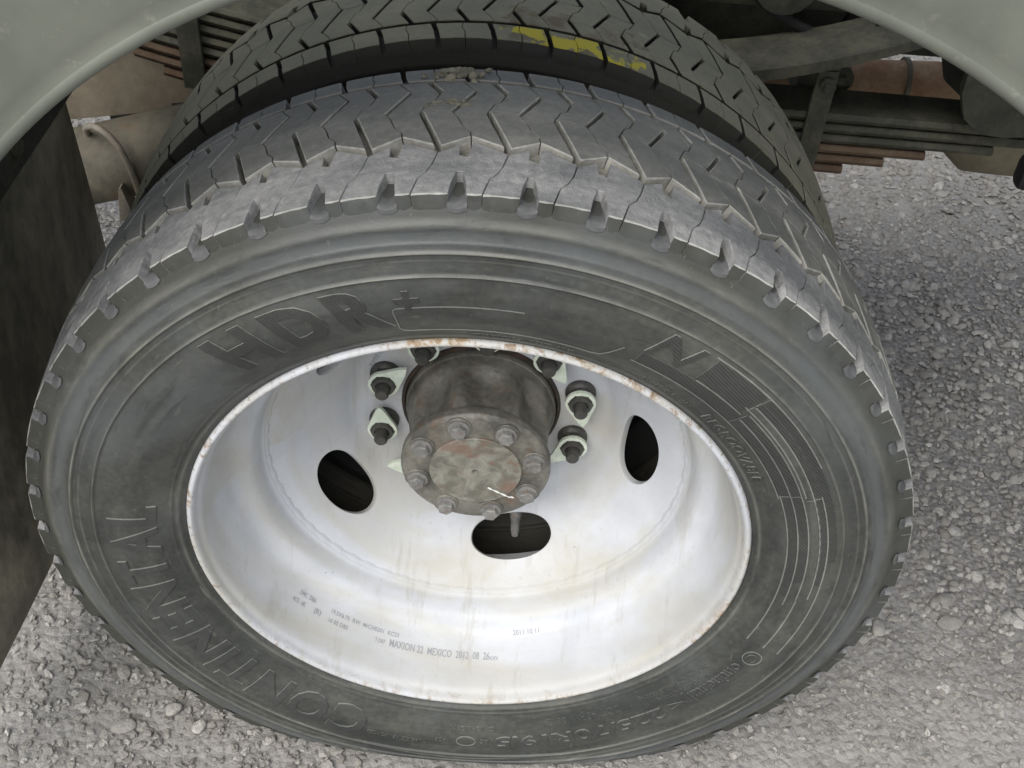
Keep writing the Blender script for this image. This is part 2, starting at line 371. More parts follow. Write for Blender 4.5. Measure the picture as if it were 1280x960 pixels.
def prism_xz(bm, pts, y0, y1):
    a = [bm.verts.new((x, y0, z)) for x, z in pts]; b = [bm.verts.new((x, y1, z)) for x, z in pts]
    n = len(pts)
    for q in (bm.faces.new(a), bm.faces.new(b[::-1])): q.normal_update()
    for i in range(n):
        j = (i + 1) % n
        bm.faces.new((a[i], b[i], b[j], a[j]))

# ================================================================== SETTING: the ground
gv = []; gf = []
xs = np.unique(np.concatenate([np.linspace(-200, -3, 12), np.linspace(-3, 3, 61), np.linspace(3, 200, 12)]))
NX = len(xs)
for y in xs:
    for x in xs:
        d = max(abs(x), abs(y))
        z = 0.0 if d > 3 else 0.0022 * math.sin(x * 7.1 + 1.3 * math.sin(y * 5.2)) * math.cos(y * 6.3 + x * 1.7) * (1 - d / 3)
        gv.append((x, y, z - 0.001))
for j in range(NX - 1):
    for i in range(NX - 1):
        gf.append((j * NX + i, j * NX + i + 1, (j + 1) * NX + i + 1, (j + 1) * NX + i))
ground = mesh_obj('asphalt_ground', gv, gf, M['ground'], None, True)
ground['kind'] = 'structure'

def icoball(sub):
    bm = bmesh.new(); bmesh.ops.create_icosphere(bm, subdivisions=sub, radius=1.0)
    v = np.array([tuple(q.co) for q in bm.verts]); f = np.array([[q.index for q in t.verts] for t in bm.faces]); bm.free()
    return v, f
IV, IF = icoball(2)
_keep = IV[:, 2] > -0.45
_fk = IF[_keep[IF].all(axis=1)]
_used = np.unique(_fk); _map = -np.ones(len(IV), int); _map[_used] = np.arange(len(_used))
HV, HF = IV[_used], _map[_fk]
def stone_field(name, P, S, tone, flat=0.55, sink=0.35, angular=0.16, smooth=True):
    """half-buried stones, each its own shape, joined into one mesh"""
    n = len(P); nv = len(HV)
    sx = S * rng.uniform(0.75, 1.3, n); sy = S * rng.uniform(0.6, 1.0, n); sz = S * flat * rng.uniform(0.7, 1.25, n)
    an = rng.uniform(0, 2 * PI, n); ca, sa = np.cos(an), np.sin(an)
    rad = 1.0 + rng.normal(0, angular, (n, nv)); rad = np.clip(rad, 0.62, 1.4)
    B = HV[None] * rad[:, :, None]
    X = B[:, :, 0] * sx[:, None]; Y = B[:, :, 1] * sy[:, None]; Z = B[:, :, 2] * sz[:, None]
    tx = rng.normal(0, 0.18, n)[:, None]; ty = rng.normal(0, 0.18, n)[:, None]
    Z = Z + X * tx + Y * ty
    W = np.stack([P[:, 0:1] + X * ca[:, None] - Y * sa[:, None], P[:, 1:2] + X * sa[:, None] + Y * ca[:, None], P[:, 2:3] + Z + (sz * (0.5 - sink))[:, None]], 2)
    verts = W.reshape(-1, 3); faces = (HF[None] + (np.arange(n) * nv)[:, None, None]).reshape(-1, 3)
    me = D.meshes.new(name)
    me.vertices.add(len(verts)); me.vertices.foreach_set('co', verts.astype(np.float32).ravel())
    me.loops.add(faces.size); me.loops.foreach_set('vertex_index', faces.astype(np.int32).ravel())
    me.polygons.add(len(faces)); me.polygons.foreach_set('loop_start', np.arange(0, faces.size, 3, dtype=np.int32)); me.polygons.foreach_set('loop_total', np.full(len(faces), 3, np.int32))
    me.polygons.foreach_set('use_smooth', np.full(len(faces), smooth))
    at = me.attributes.new('tone', 'FLOAT', 'POINT'); at.data.foreach_set('value', np.repeat(tone, nv).astype(np.float32))
    me.materials.append(M['stone']); me.update(calc_edges=True)
    o = D.objects.new(name, me); COL.objects.link(o); o['kind'] = 'stuff'
    return o
def scatter(n, x0, x1, y0, y1, mind=None):
    P = np.stack([rng.uniform(x0, x1, n), rng.uniform(y0, y1, n), np.zeros(n)], 1)
    bad = (np.abs(P[:, 0]) < 0.07) & (P[:, 1] > 0.0) & (P[:, 1] < 0.46)
    return P[~bad]
P = scatter(33000, -1.05, 1.45, -0.2, 2.3)
# thin out where the surface is worn smooth: near the bottom right
dens = np.where((P[:, 0] > 0.15) & (P[:, 1] < 0.22 + 0.06 * np.sin(P[:, 0] * 9)), 0.45, 1.0)
dens = np.where(P[:, 0] < -0.15, 0.75, dens)
P = P[rng.uniform(0, 1, len(P)) < dens]
S = np.clip(rng.lognormal(math.log(0.0060), 0.33, len(P)), 0.003, 0.013)
right = (P[:, 0] > 0.3) & (P[:, 1] > 0.25)
S = np.where(right, S * 0.92, S * 0.72)
tn = np.clip(rng.beta(2.2, 2.6, len(P)), 0, 1)
stone_field('aggregate_stones', P[right], S[right], tn[right], 0.50, 0.50, 0.13, True)
stone_field('crushed_stones', P[~right], S[~right] * 1.05, tn[~right], 0.50, 0.60, 0.17, False)
P = scatter(15000, -1.0, 1.3, -0.15, 1.2)
grit = stone_field('loose_grit', P, np.clip(rng.lognormal(math.log(0.0025), 0.4, len(P)), 0.0012, 0.005), rng.beta(2.5, 2.0, len(P)), 0.7, 0.1, 0.2, False)

# a few bigger loose stones lying by the tyre, each a thing of its own
def loose_stone(x, y, s, tone, label, rot=0.0, flat=0.6, el=1.3):
    bm = bmesh.new(); bmesh.ops.create_icosphere(bm, subdivisions=3, radius=1.0)
    r1 = random.Random(int(x * 9999) + int(y * 777))
    k = [(Vector((r1.uniform(-1, 1), r1.uniform(-1, 1), r1.uniform(-1, 1))).normalized(), r1.uniform(0.72, 0.9)) for _ in range(9)]
    for v in bm.verts:
        for d, lim in k:
            t = v.co.dot(d)
            if t > lim: v.co -= d * (t - lim) * 0.85
        v.co = Vector((v.co.x * s * el, v.co.y * s, v.co.z * s * flat))
    o = bm_obj('stone', bm, None or M['stone'], None, True, 40)
    at = o.data.attributes.new('tone', 'FLOAT', 'POINT'); at.data.foreach_set('value', [tone] * len(o.data.vertices))
    o.location = (x, y, s * flat * 0.72 + 0.001); o.rotation_euler = (0.1, -0.08, rot)
    o['label'] = label; o['category'] = 'stone'; o['group'] = 'loose stones lying round the tyre'
loose_stone(0.527, 0.232, 0.0095, 0.55, 'rounded tan stone, the largest lying by the right edge of the tyre', 1.5, 0.7, 1.35)
loose_stone(0.505, 0.215, 0.0060, 0.50, 'small grey stone between the tyre and the rounded tan stone', 0.4)
loose_stone(0.548, 0.285, 0.0052, 0.92, 'small pale stone just beyond the rounded tan stone', 0.9)
loose_stone(0.625, 0.250, 0.0115, 0.40, 'broad flat grey stone set in the asphalt right of the tyre', 0.2, 0.35, 1.5)
loose_stone(-0.335, 0.05, 0.0085, 0.65, 'grey stone lying under the left lower edge of the tyre', 0.5)
loose_stone(-0.300, 0.03, 0.0075, 0.90, 'pale stone below the tyre lettering, right of its grey neighbour', 1.1)
loose_stone(-0.405, 0.095, 0.0080, 0.45, 'brown grey stone nearest the mud flap by the tyre', 2.1, 0.5)
loose_stone(-0.385, 0.025, 0.0095, 0.50, 'long flat light stone in the lower left of the road', 0.3, 0.4, 1.6)
loose_stone(-0.275, -0.045, 0.0120, 0.30, 'large dark bluish flat stone at the bottom edge of the picture', 0.2, 0.35, 1.4)

# ================================================================== THE TRUCK
truck = empty('truck', (0, 0, 0))
truck['label'] = 'grey green truck seen close up at its dusty dual rear wheels'
truck['category'] = 'truck'

# ------------------------------------------------------------------ tyre carcass
def ysurf(r):
    """outer sidewall surface of the tyre: y as a function of radius (outboard is -y)"""
    if r < 0.335:
        y = 0.021 * ((0.335 - r) / 0.074) ** 2.3
    else:
        y = 0.0125 * ((r - 0.335) / 0.055) ** 2.4
    g = lambda c, w, h: h * math.exp(-((r - c) / w) ** 2)
    y -= g(0.2665, 0.0022, 0.0012) + g(0.3372, 0.0012, 0.0020) + g(0.3568, 0.0013, 0.0021) + g(0.3632, 0.0010, 0.0006) + g(0.2720, 0.0009, 0.0007) + g(0.3765, 0.0035, 0.0016)
    y += g(0.3470, 0.0060, 0.0011) + g(0.3672, 0.0050, 0.0012)
    return y
prof = []
for i in range(150):
    r = 0.2588 + (0.3885 - 0.2588) * i / 149
    prof.append((ysurf(r), r))
W_T = 0.205
shoulder = [(0.0165, 0.3905), (0.022, 0.3920), (0.04, 0.3925), (0.065, 0.3932), (0.1025, 0.3938)]
prof = [(0.033, 0.2545), (0.0235, 0.2565)] + prof + shoulder
prof += [(W_T - y, r) for (y, r) in reversed(prof[:-1])]

T0 = 92.9
PITCH = 7.2
US = 0.4035 * R(PITCH)                        # metres per pitch along the tread
def rtread(y):
    return 0.4048 - 0.0062 * ((y - 0.1025) / 0.088) ** 2
# each polygon: list of (u, y, gap of the edge that starts here)
g1, sl, sp = 0.0030, 0.0021, 0.00034
SHOULDER = [(-.32, .0630, g1), (-.02, .0728, .0008), (-.015, .0565, .0006), (.085, .0545, .0006), (.15, .0755, g1),
            (.68, .0630, sp), (.60, .0450, sp), (.54, .0370, sp), (.43, .0300, sp), (.35, .0130, 0), (.125, .0130, .0003), (.105, .0250, .0003), (.05, .0365, .0003),
            (-.035, .0365, .0003), (-.095, .0250, .0003), (-.125, .0130, 0), (-.65, .0130, sp), (-.57, .0300, sp), (-.46, .0370, sp), (-.40, .0450, sp)]
MID_A = [(.68, .063, g1), (1.12, .076, sp), (1.09, .086, sp), (.97, .093, sp), (.88, .106, sp), (.79, .114, sp), (.55, .1165, sp), (.31, .115, sl)]
MID_B = [(.12, .076, g1), (.68, .063, sl), (.31, .115, sp), (.40, .128, sp), (.49, .131, sp), (.57, .146, sl), (.33, .1675, .0022), (-.15, .1675, sp), (.0, .155, sp), (.10, .148, .0016),
         (-.21, .114, sp), (-.12, .106, sp), (-.03, .093, sp), (.09, .086, sp)]
MID_C = [(.31, .115, sp), (.55, .1165, sp), (.79, .114, .0016), (1.10, .148, sp), (1.0, .155, sp), (.85, .1675, .0022), (.33, .1675, sl), (.57, .146, sp), (.49, .131, sp), (.40, .128, sp)]
FAR = [(-.03, .1675, .0022), (.42, .1675, .0002), (.44, .1760, .0002), (.37, .1840, sp), (.36, .1930, 0), (-.16, .1930, .0022), (-.11, .1800, .0022)]
FAR2 = [(.42, .1675, .0022), (.97, .1675, .0022), (.89, .1800, .0022), (.84, .1930, 0), (.36, .1930, sp), (.37, .1840, sp), (.44, .1760, .0002)]
def block_mesh(name, poly, mats, outer=None):
    P = [(u * US, y, g) for u, y, g in poly]
    area = sum(P[i][0] * P[(i + 1) % len(P)][1] - P[(i + 1) % len(P)][0] * P[i][1] for i in range(len(P)))
    if area < 0:
        Q = P[::-1]; P = [(Q[i][0], Q[i][1], Q[(i + 1) % len(Q)][2]) for i in range(len(Q))]
    def offset(pts):
        n = len(pts); out = []
        for i in range(n):
            a = pts[i - 1]; b = pts[i]; c = pts[(i + 1) % n]
            d1 = Vector((b[0] - a[0], b[1] - a[1])).normalized(); d2 = Vector((c[0] - b[0], c[1] - b[1])).normalized()
            n1 = Vector((-d1.y, d1.x)); n2 = Vector((-d2.y, d2.x)); ga, gb = a[2], b[2]
            det = n1.x * n2.y - n1.y * n2.x
            if abs(det) < 0.25:
                m = (n1 + n2).normalized(); g = (ga + gb) / 2; out.append((b[0] + m.x * g, b[1] + m.y * g))
            else:
                k1 = ga; k2 = gb
                x = (k1 * n2.y - k2 * n1.y) / det; y = (n1.x * k2 - n2.x * k1) / det
                v = Vector((x, y)); lim = 2.5 * max(ga, gb, 1e-5)
                if v.length > lim: v = v.normalized() * lim
                out.append((b[0] + v.x, b[1] + v.y))
        return out
    base = offset(P)
    # densify along u and y so that the block follows the curve of the tyre
    def dens(pts):
        out = []
        for i in range(len(pts)):
            a = pts[i]; b = pts[(i + 1) % len(pts)]
            L = math.hypot(b[0] - a[0], b[1] - a[1]); k = max(1, int(math.ceil(L / 0.0075)))
            for j in range(k): out.append((a[0] + (b[0] - a[0]) * j / k, a[1] + (b[1] - a[1]) * j / k)); wide.append(P[i][2] > 0.0007 or (max(a[1], b[1]) < 0.0136)); rim_.append(max(a[1], b[1]) < 0.0136)
        return out
    wide = []; rim_ = []
    base = dens(base)
    rr = random.Random(name)
    n = len(base)
    inner = offset([(x, y, 0.00075 if wide[i] else 0.0003) for i, (x, y) in enumerate(base)])
    draft = offset([(x, y, -0.0006) for x, y in base])
    bm = bmesh.new()
    def wrap(x, y, h):
        th = R(T0) - x / 0.4035
        r = rtread(y) + h
        return (r * math.cos(th), y, r * math.sin(th))
    def oy(y, k):      # the shoulder edge leans outwards towards its foot
        if y < 0.0138: return y - k
        if y > 0.1922: return y + k
        return y
    if poly is SHOULDER:
        rows = [(.0385, .050, -.0120), (.032, .075, -.0105), (.024, .110, -.0088), (.0165, .130, -.0074), (.0125, .140, -.0080), (.0108, .145, -.0098), (.0100, .145, -.0125)]
        vr = []
        for y_, w_, h_ in rows:
            vr.append([bm.verts.new(wrap(u_ * w_ * US, y_ - (0.0012 * (1 - u_ * u_) if y_ < .012 else 0), h_ + 0.0016 * u_ * u_)) for u_ in (-1, -.6, -.2, .2, .6, 1)])
        for r0_, r1_ in zip(vr, vr[1:]):
            for q_ in range(5): bm.faces.new((r0_[q_], r0_[q_ + 1], r1_[q_ + 1], r1_[q_])).material_index = 4
    outer_wall = lambda a, b: (a < 0.0136 and b < 0.0136) or (a > 0.1924 and b > 0.1924)
    top = [bm.verts.new(wrap(x, y, 0)) for x, y in inner]
    mid = [bm.verts.new(wrap(x + rr.uniform(-.00018, .00018), y + (rr.uniform(-.0009, .0006) if rim_[q_] else rr.uniform(-.0002, .0002)), -(0.0007 if wide[q_] else 0.0003) - rr.uniform(0, .0003))) for q_, (x, y) in enumerate(base)]
    bot = [bm.verts.new(wrap(x, oy(y, 0.0020), -0.013)) for x, y in draft]
    for t3 in tessellate_polygon([[Vector((x, y, 0)) for x, y in inner]]):
        try: bm.faces.new([top[q] for q in t3]).material_index = 0
        except ValueError: pass
    for i in range(n):
        j = (i + 1) % n
        q = bm.faces.new((top[i], mid[i], mid[j], top[j])); q.material_index = 1 if wide[i] else 0
        q = bm.faces.new((mid[i], bot[i], bot[j], mid[j])); q.material_index = 3 if outer_wall(base[i][1], base[j][1]) else (2 if wide[i] else 0)
    bmesh.ops.recalc_face_normals(bm, faces=bm.faces)
    me = D.meshes.new(name); bm.to_mesh(me); bm.free()
    for m in mats: me.materials.append(m)
    me.polygons.foreach_set('use_smooth', [True] * len(me.polygons)); me.set_sharp_from_angle(angle=R(28))
    return me

def squash(v):
    """the loaded tyre flattens where it stands on the road (tyre-local coordinates)"""
    if v.z < -0.318:
        d = -0.318 - v.z; k = min(1.0, d / 0.07)
        z = -0.318 - d * 0.59
        side = -1 if v.y < 0.1025 else 1
        return Vector((v.x, v.y + side * 0.0045 * math.sin(k * PI * 0.75), z))
    return v
def build_tyre(loc, rotz, side, tread, shold, edge, groove, phase, lo, hi):
    ty = lathe('tyre', prof, side, truck, 180, angle=60)
    ty.location = loc; ty.rotation_euler = (0, 0, rotz)
    for v in ty.data.vertices: v.co = squash(v.co)
    # tread floor gets the dusty groove material
    ty.data.materials.append(groove)
    k = len(prof) - 1
    mi = np.zeros(len(ty.data.polygons), np.int32)
    for i, p in enumerate(ty.data.polygons):
        q = i % k
        if 154 <= q <= k - 155: mi[i] = 1
    ty.data.polygons.foreach_set('material_index', mi)
    kinds = [(SHOULDER, shold), (MID_A, tread), (MID_B, tread), (MID_C, tread), (FAR, tread), (FAR2, tread)]
    for q, (poly, tm) in enumerate(kinds):
        me = block_mesh('tread_block', poly, [tm, edge, groove, side, M['rubber_pocket']])
        for i in range(50):
            a = i * PITCH + phase
            th = (T0 - a + 360) % 360
            if lo <= hi and not (lo <= (th + 90) % 360 <= hi): continue
            if q >= 4 and (i % 50) >= 25 and rotz == 0 and False: continue
            low = abs((th + 90 + 180) % 360 - 180) < 40
            me_ = me
            if low:                                    # blocks near the road are pressed flat with the tyre
                me_ = me.copy(); rm_ = Matrix.Rotation(R(a), 3, 'Y')
                for v in me_.vertices: v.co = squash(rm_ @ v.co)
            o = D.objects.new('tread_block', me_); COL.objects.link(o); o.parent = ty
            if not low: o.rotation_euler = (0, R(a), 0)
    return ty
# outer tyre: angles (+90) from the road on the right, over the top, to the road on the left
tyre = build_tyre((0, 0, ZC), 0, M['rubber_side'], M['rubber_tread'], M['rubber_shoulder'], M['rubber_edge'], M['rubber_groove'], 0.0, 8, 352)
tyre['label'] = 'outer tyre with paler shoulder'
tyre2 = build_tyre((0, 0.445, ZC), PI, M['rubber_inner_side'], M['rubber_inner'], M['rubber_inner'], M['rubber_inner_edge'], M['rubber_inner_side'], 4.1, 60, 300)
tyre2.scale = (0.965, 0.965, 0.965); tyre2.location = (-0.006, 0.438, ZC + 0.012)
tyre2['label'] = 'inner tyre, browner, with yellow paint on its shoulder'

# ------------------------------------------------------------------ raised marks on the outer sidewall
def wrap_flat(bm, ang0, rfun_off=0.0, h=0.0008, rmid=0.3, flip=False):
    for f in bm.faces:
        zs = [v.co.z for v in f.verts]
        if max(zs) - min(zs) > 0.5: f.material_index = 1
    """flat lettering (x along, y up, z thickness 0..1) -> onto the sidewall, reading clockwise, tops outwards"""
    for v in bm.verts:
        x, yy, z = v.co
        r = rmid + yy
        th = R(ang0) - x / rmid
        y = ysurf(r) + 0.0012 - z * (h + 0.0012)
        v.co = Vector((r * math.cos(th), y, r * math.sin(th)))
def slice_grid(bm, step):
    xs_ = [v.co.x for v in bm.verts]; ys_ = [v.co.y for v in bm.verts]
    if not xs_: return
    x = math.floor(min(xs_) / step) * step
    while x < max(xs_):
        bmesh.ops.bisect_plane(bm, geom=bm.verts[:] + bm.edges[:] + bm.faces[:], plane_co=(x, 0, 0), plane_no=(1, 0, 0)); x += step
    y = math.floor(min(ys_) / step) * step
    while y < max(ys_):
        bmesh.ops.bisect_plane(bm, geom=bm.verts[:] + bm.edges[:] + bm.faces[:], plane_co=(0, y, 0), plane_no=(0, 1, 0)); y += step
def text_bm(txt, height, width=None, shear=0.0, space=1.0, bold=0.0, thick=True, res=3):
    cu = D.curves.new('t', 'FONT'); cu.body = txt; cu.size = 1.0; cu.extrude = 0.5 if thick else 0.0; cu.offset = bold
    cu.shear = shear; cu.space_character = space; cu.resolution_u = res; cu.align_x = 'CENTER'
    to = D.objects.new('t', cu); COL.objects.link(to)
    dg = bpy.context.evaluated_depsgraph_get(); dg.update()
    me = D.meshes.new_from_object(to.evaluated_get(dg))
    bm = bmesh.new(); bm.from_mesh(me)
    D.objects.remove(to); D.curves.remove(cu); D.meshes.remove(me)
    bmesh.ops.remove_doubles(bm, verts=bm.verts, dist=1e-5)
    x0 = min(v.co.x for v in bm.verts); x1 = max(v.co.x for v in bm.verts)
    y0 = min(v.co.y for v in bm.verts); y1 = max(v.co.y for v in bm.verts)
    sy = height / (y1 - y0); sx = sy if width is None else width / (x1 - x0)
    for v in bm.verts:
        v.co = Vector(((v.co.x - (x0 + x1) / 2) * sx, (v.co.y - (y0 + y1) / 2) * sy, v.co.z + 0.5 if thick else 0.0))
    return bm
def sidewall_text(txt, ang, rmid, height, width, mat, h=0.0007, shear=0.0, bold=0.0, name='lettering', step=None, space=1.0):
    bm = text_bm(txt, height, width, shear, space, bold)
    if step: slice_grid(bm, step)
    wrap_flat(bm, ang, h=h, rmid=rmid)
    o = bm_obj(name, bm, [mat, M['rubber_line']], tyre, True, 30)
    return o
# the maker's name, each letter a raised piece
word = 'CONTINENTAL'
angs = [-114.0, -124.3, -134.8, -143.6, -149.8, -157.2, -167.0, -175.8, -183.6, -188.9, -195.6]
wid = [.041, .044, .040, .033, .0095, .040, .031, .040, .033, .039, .026]
_tot = [0]
for i in range(1, 11): _tot.append(_tot[-1] + (wid[i - 1] + wid[i]) / 2 + 0.0052)
for ch, t, wd in zip(word, _tot, wid):
    an_ = -113.2 - math.degrees(t / 0.305)
    sidewall_text(ch, an_, 0.3050, 0.0415, wd * 0.97, M['rubber_letter'], h=0.0017, bold=0.028, name='raised_letter', step=0.008)
for ch, an_, wd in (('H', 126.0, .049), ('D', 116.4, .044), ('R', 106.9, .046)):
    o = sidewall_text(ch, an_, 0.3085, 0.0435, wd, M['rubber_hatch'], h=0.0013, shear=-0.22, bold=0.045, name='raised_letter', step=0.008)
sidewall_text('+', 99.9, 0.3145, 0.020, 0.019, M['rubber_hatch'], h=0.0009, bold=0.03, name='raised_letter', step=0.008)
sidewall_text('N', 61.9, 0.3180, 0.0270, 0.042, M['rubber_hatch'], h=0.0014, shear=0.3, bold=0.01, name='raised_letter', step=0.008)
small = dict(mat=M['rubber_line'], h=0.0006)
sidewall_text('REGROOVABLE', 38.2, 0.2762, 0.0095, 0.094, M['rubber_hatch'], h=0.0012, bold=0.03)
sidewall_text('225/70R19.5', -64.0, 0.3085, 0.0165, 0.196, M['rubber_letter'], h=0.0016, bold=0.02, step=0.01)
sidewall_text('ontinental', -31.6, 0.3060, 0.0150, 0.074, M['rubber_letter'], h=0.0014, bold=0.02, step=0.01)
sidewall_text('|<', -41.6, 0.3040, 0.0160, 0.026, M['rubber_letter'], h=0.0009)
sidewall_text('TUBELESS  REINFORCED', -102.6, 0.3150, 0.0052, 0.066, M['rubber_letter'], h=0.0006)
sidewall_text('MADE', -93.2, 0.3085, 0.0050, 0.016, M['rubber_letter'], h=0.0006)
sidewall_text('IN US', -83.6, 0.3085, 0.0060, 0.020, M['rubber_letter'], h=0.0006)
sidewall_text('G  128/126N', -87.0, 0.2900, 0.0055, 0.048, M['rubber_letter'], h=0.0006)
sidewall_text('TREADWEAR AND STEEL BELTS', 82.6, 0.2705, 0.0042, 0.080, M['rubber_hatch'], h=0.0006)
sidewall_text('STEEL RADIAL', 56.0, 0.2725, 0.0055, 0.052, M['rubber_hatch'], h=0.0006)
sidewall_text('DOT A3RW 0812', -62.0, 0.2860, 0.0080, 0.085, M['rubber_letter'], h=0.0005)
sidewall_text('MAX LOAD SINGLE 1800 kg', -39.0, 0.2835, 0.0060, 0.095, M['rubber_letter'], h=0.0005)
sidewall_text('MAX LOAD DUAL 1700 kg', -38.0, 0.2920, 0.0058, 0.070, M['rubber_letter'], h=0.0005)
def flat_path(pts, wdt, ang, rmid, mat, h=0.0007, closed=False, name='raised_line'):
    """a thin raised line through points (x along, y up) in metres"""
    bm = bmesh.new(); L, Rr = [], []
    n = len(pts)
    for i in range(n):
        a = Vector(pts[(i - 1) % n] if closed else pts[max(i - 1, 0)]); c = Vector(pts[(i + 1) % n] if closed else pts[min(i + 1, n - 1)])
        d = (c - a).normalized(); nn = Vector((-d.y, d.x)) * wdt / 2; p = Vector(pts[i])
        L.append([bm.verts.new((*(p + nn), z)) for z in (0, 1)]); Rr.append([bm.verts.new((*(p - nn), z)) for z in (0, 1)])
    for i in range(n if closed else n - 1):
        j = (i + 1) % n
        bm.faces.new((L[i][1], Rr[i][1], Rr[j][1], L[j][1])); bm.faces.new((L[i][0], L[i][1], L[j][1], L[j][0])); bm.faces.new((Rr[i][1], Rr[i][0], Rr[j][0], Rr[j][1]))
    wrap_flat(bm, ang, h=h, rmid=rmid)
    return bm_obj(name, bm, [mat, M['rubber_line']], tyre, True, 30)
def ell(cx, cy, a, b, n=28): return [(cx + a * math.cos(t * 2 * PI / n), cy + b * math.sin(t * 2 * PI / n)) for t in range(n)]
flat_path(ell(0, 0, .0105, .0072), .0009, -88.4, 0.3085, M['rubber_line'], closed=True)
flat_path(ell(0, 0, .0100, .0090), .0009, -21.6, 0.3080, M['rubber_line'], closed=True)
sidewall_text('C', -21.6, 0.3080, 0.0110, 0.011, M['rubber_letter'], h=0.0009)
# arcs: (r, from, to)
def arc_line(r, a0, a1, wdt=0.0011, h=0.0008, mat='rubber_line'):
    n = max(4, int(abs(a1 - a0) / 2)); pts = [(-(R(a0 + (a1 - a0) * i / n)) * r, 0) for i in range(n + 1)]
    flat_path([(x, 0) for x, _ in pts], wdt, 0, r, M[mat], h=h)
def sector(r0, r1, a0, a1, mat, h=0.0004, name='raised_band'):
    bm = bmesh.new(); n = max(3, int(abs(a1 - a0) / 2)); rm = (r0 + r1) / 2; k = max(2, int((r1 - r0) / 0.004))
    G = [[[bm.verts.new((-R(a0 + (a1 - a0) * i / n) * rm, (r0 + (r1 - r0) * q / k) - rm, z)) for q in range(k + 1)] for i in range(n + 1)] for z in (0, 1)]
    for i in range(n):
        for q in range(k): bm.faces.new((G[1][i][q], G[1][i][q + 1], G[1][i + 1][q + 1], G[1][i + 1][q]))
    for i in range(n):
        for q in (0, k): bm.faces.new((G[0][i][q], G[1][i][q], G[1][i + 1][q], G[0][i + 1][q]))
    for i in (0, n):
        for q in range(k): bm.faces.new((G[0][i][q], G[1][i][q], G[1][i][q + 1], G[0][i][q + 1]))
    wrap_flat(bm, 0, h=h, rmid=rm)
    return bm_obj(name, bm, [M[mat], M['rubber_line']], tyre, True, 30)
sector(0.2885, 0.3015, 45.5, 65.5, 'rubber_hatch'); sector(0.3035, 0.3300, 46.5, 56.3, 'rubber_hatch')
sector(0.2895, 0.3065, 25.0, 45.2, 'rubber_hatch', 0.0006); sector(0.3085, 0.3165, 23.8, 46.2, 'rubber_side', 0.0007)
sector(0.3180, 0.3235, 24.0, 46.2, 'rubber_hatch', 0.0009); sector(0.3245, 0.3310, 8.0, 46.0, 'rubber_hatch', 0.0006)
sector(0.2905, 0.2975, -2.0, 24.6, 'rubber_hatch', 0.0009); sector(0.2985, 0.3065, 2.0, 24.4, 'rubber_hatch', 0.0006)
sector(0.3100, 0.3160, -1.0, 23.2, 'rubber_side', 0.0006); sector(0.3170, 0.3225, 2.0, 23.4, 'rubber_hatch', 0.0008)
for r_, a0_, a1_ in ((.2880, 24, 66), (.2898, -17.5, 25), (.2985, -5, 45), (.3075, -3, 45), (.3080, -17.8, -3), (.3170, -2, 46), (.3238, -18, 24), (.3316, 30, 57), (.3025, 46, 56), (.3108, 24, 47)):
    arc_line(r_, a0_, a1_)
# outlined panel between the size letters and the N mark
pts = [(-.045, -.0125)] + [(-.045 + .0035 * (1 - math.cos(t)), .0085 + .0035 * math.sin(t)) for t in (0, .5, 1.0, 1.57)] + [(x / 100, .012 + .00002 * x) for x in range(-3, 6)]
flat_path(pts, .0009, 93.5, 0.2950, M['rubber_line'])
flat_path([(-.045, -.0125), (-.0425, -.0160), (-.038, -.0172)] + [(x / 100, -.0175) for x in range(-3, 12)] + [(.118, -.0155), (.123, -.0095), (.130, .0040)], .0009, 93.5, 0.2950, M['rubber_line'])

# ------------------------------------------------------------------ rim of the outer wheel
rim_prof = [(0.0300, 0.2595), (0.0225, 0.2602), (0.0188, 0.2592), (0.0172, 0.2572), (0.0176, 0.2550), (0.0205, 0.2532), (0.0260, 0.2519), (0.0320, 0.2492), (0.0420, 0.2477),
            (0.0560, 0.2462), (0.0680, 0.2438), (0.0780, 0.2412), (0.0860, 0.2388), (0.0920, 0.2362), (0.0965, 0.2325), (0.0995, 0.2280), (0.1020, 0.2235), (0.1060, 0.2195), (0.1120, 0.2168), (0.1180, 0.2150), (0.1230, 0.2138), (0.1260, 0.2126), (0.1285, 0.2108), (0.1310, 0.2098), (0.1335, 0.2092)]
def finer(p, k=3):
    q = [Vector(v) for v in p]; out = []
    for i in range(len(q) - 1):
        p0, p1, p2, p3 = q[max(i - 1, 0)], q[i], q[i + 1], q[min(i + 2, len(q) - 1)]
        for t in range(k):
            u = t / k
            out.append(tuple(0.5 * ((2 * p1) + (p2 - p0) * u + (2 * p0 - 5 * p1 + 4 * p2 - p3) * u * u + (3 * p1 - 3 * p2 + p3 - p0) * u ** 3)))
    out.append(tuple(q[-1])); return out
rim_back = [(0.1500, 0.2078), (0.1850, 0.2100), (0.1950, 0.2300), (0.2050, 0.2400)]
rim = lathe('wheel_rim', finer(rim_prof) + rim_back, M['rim'], truck, 192, angle=70, loc=(0, 0, ZC))
rim['label'] = 'white rim of the outer wheel with rust along its edge'
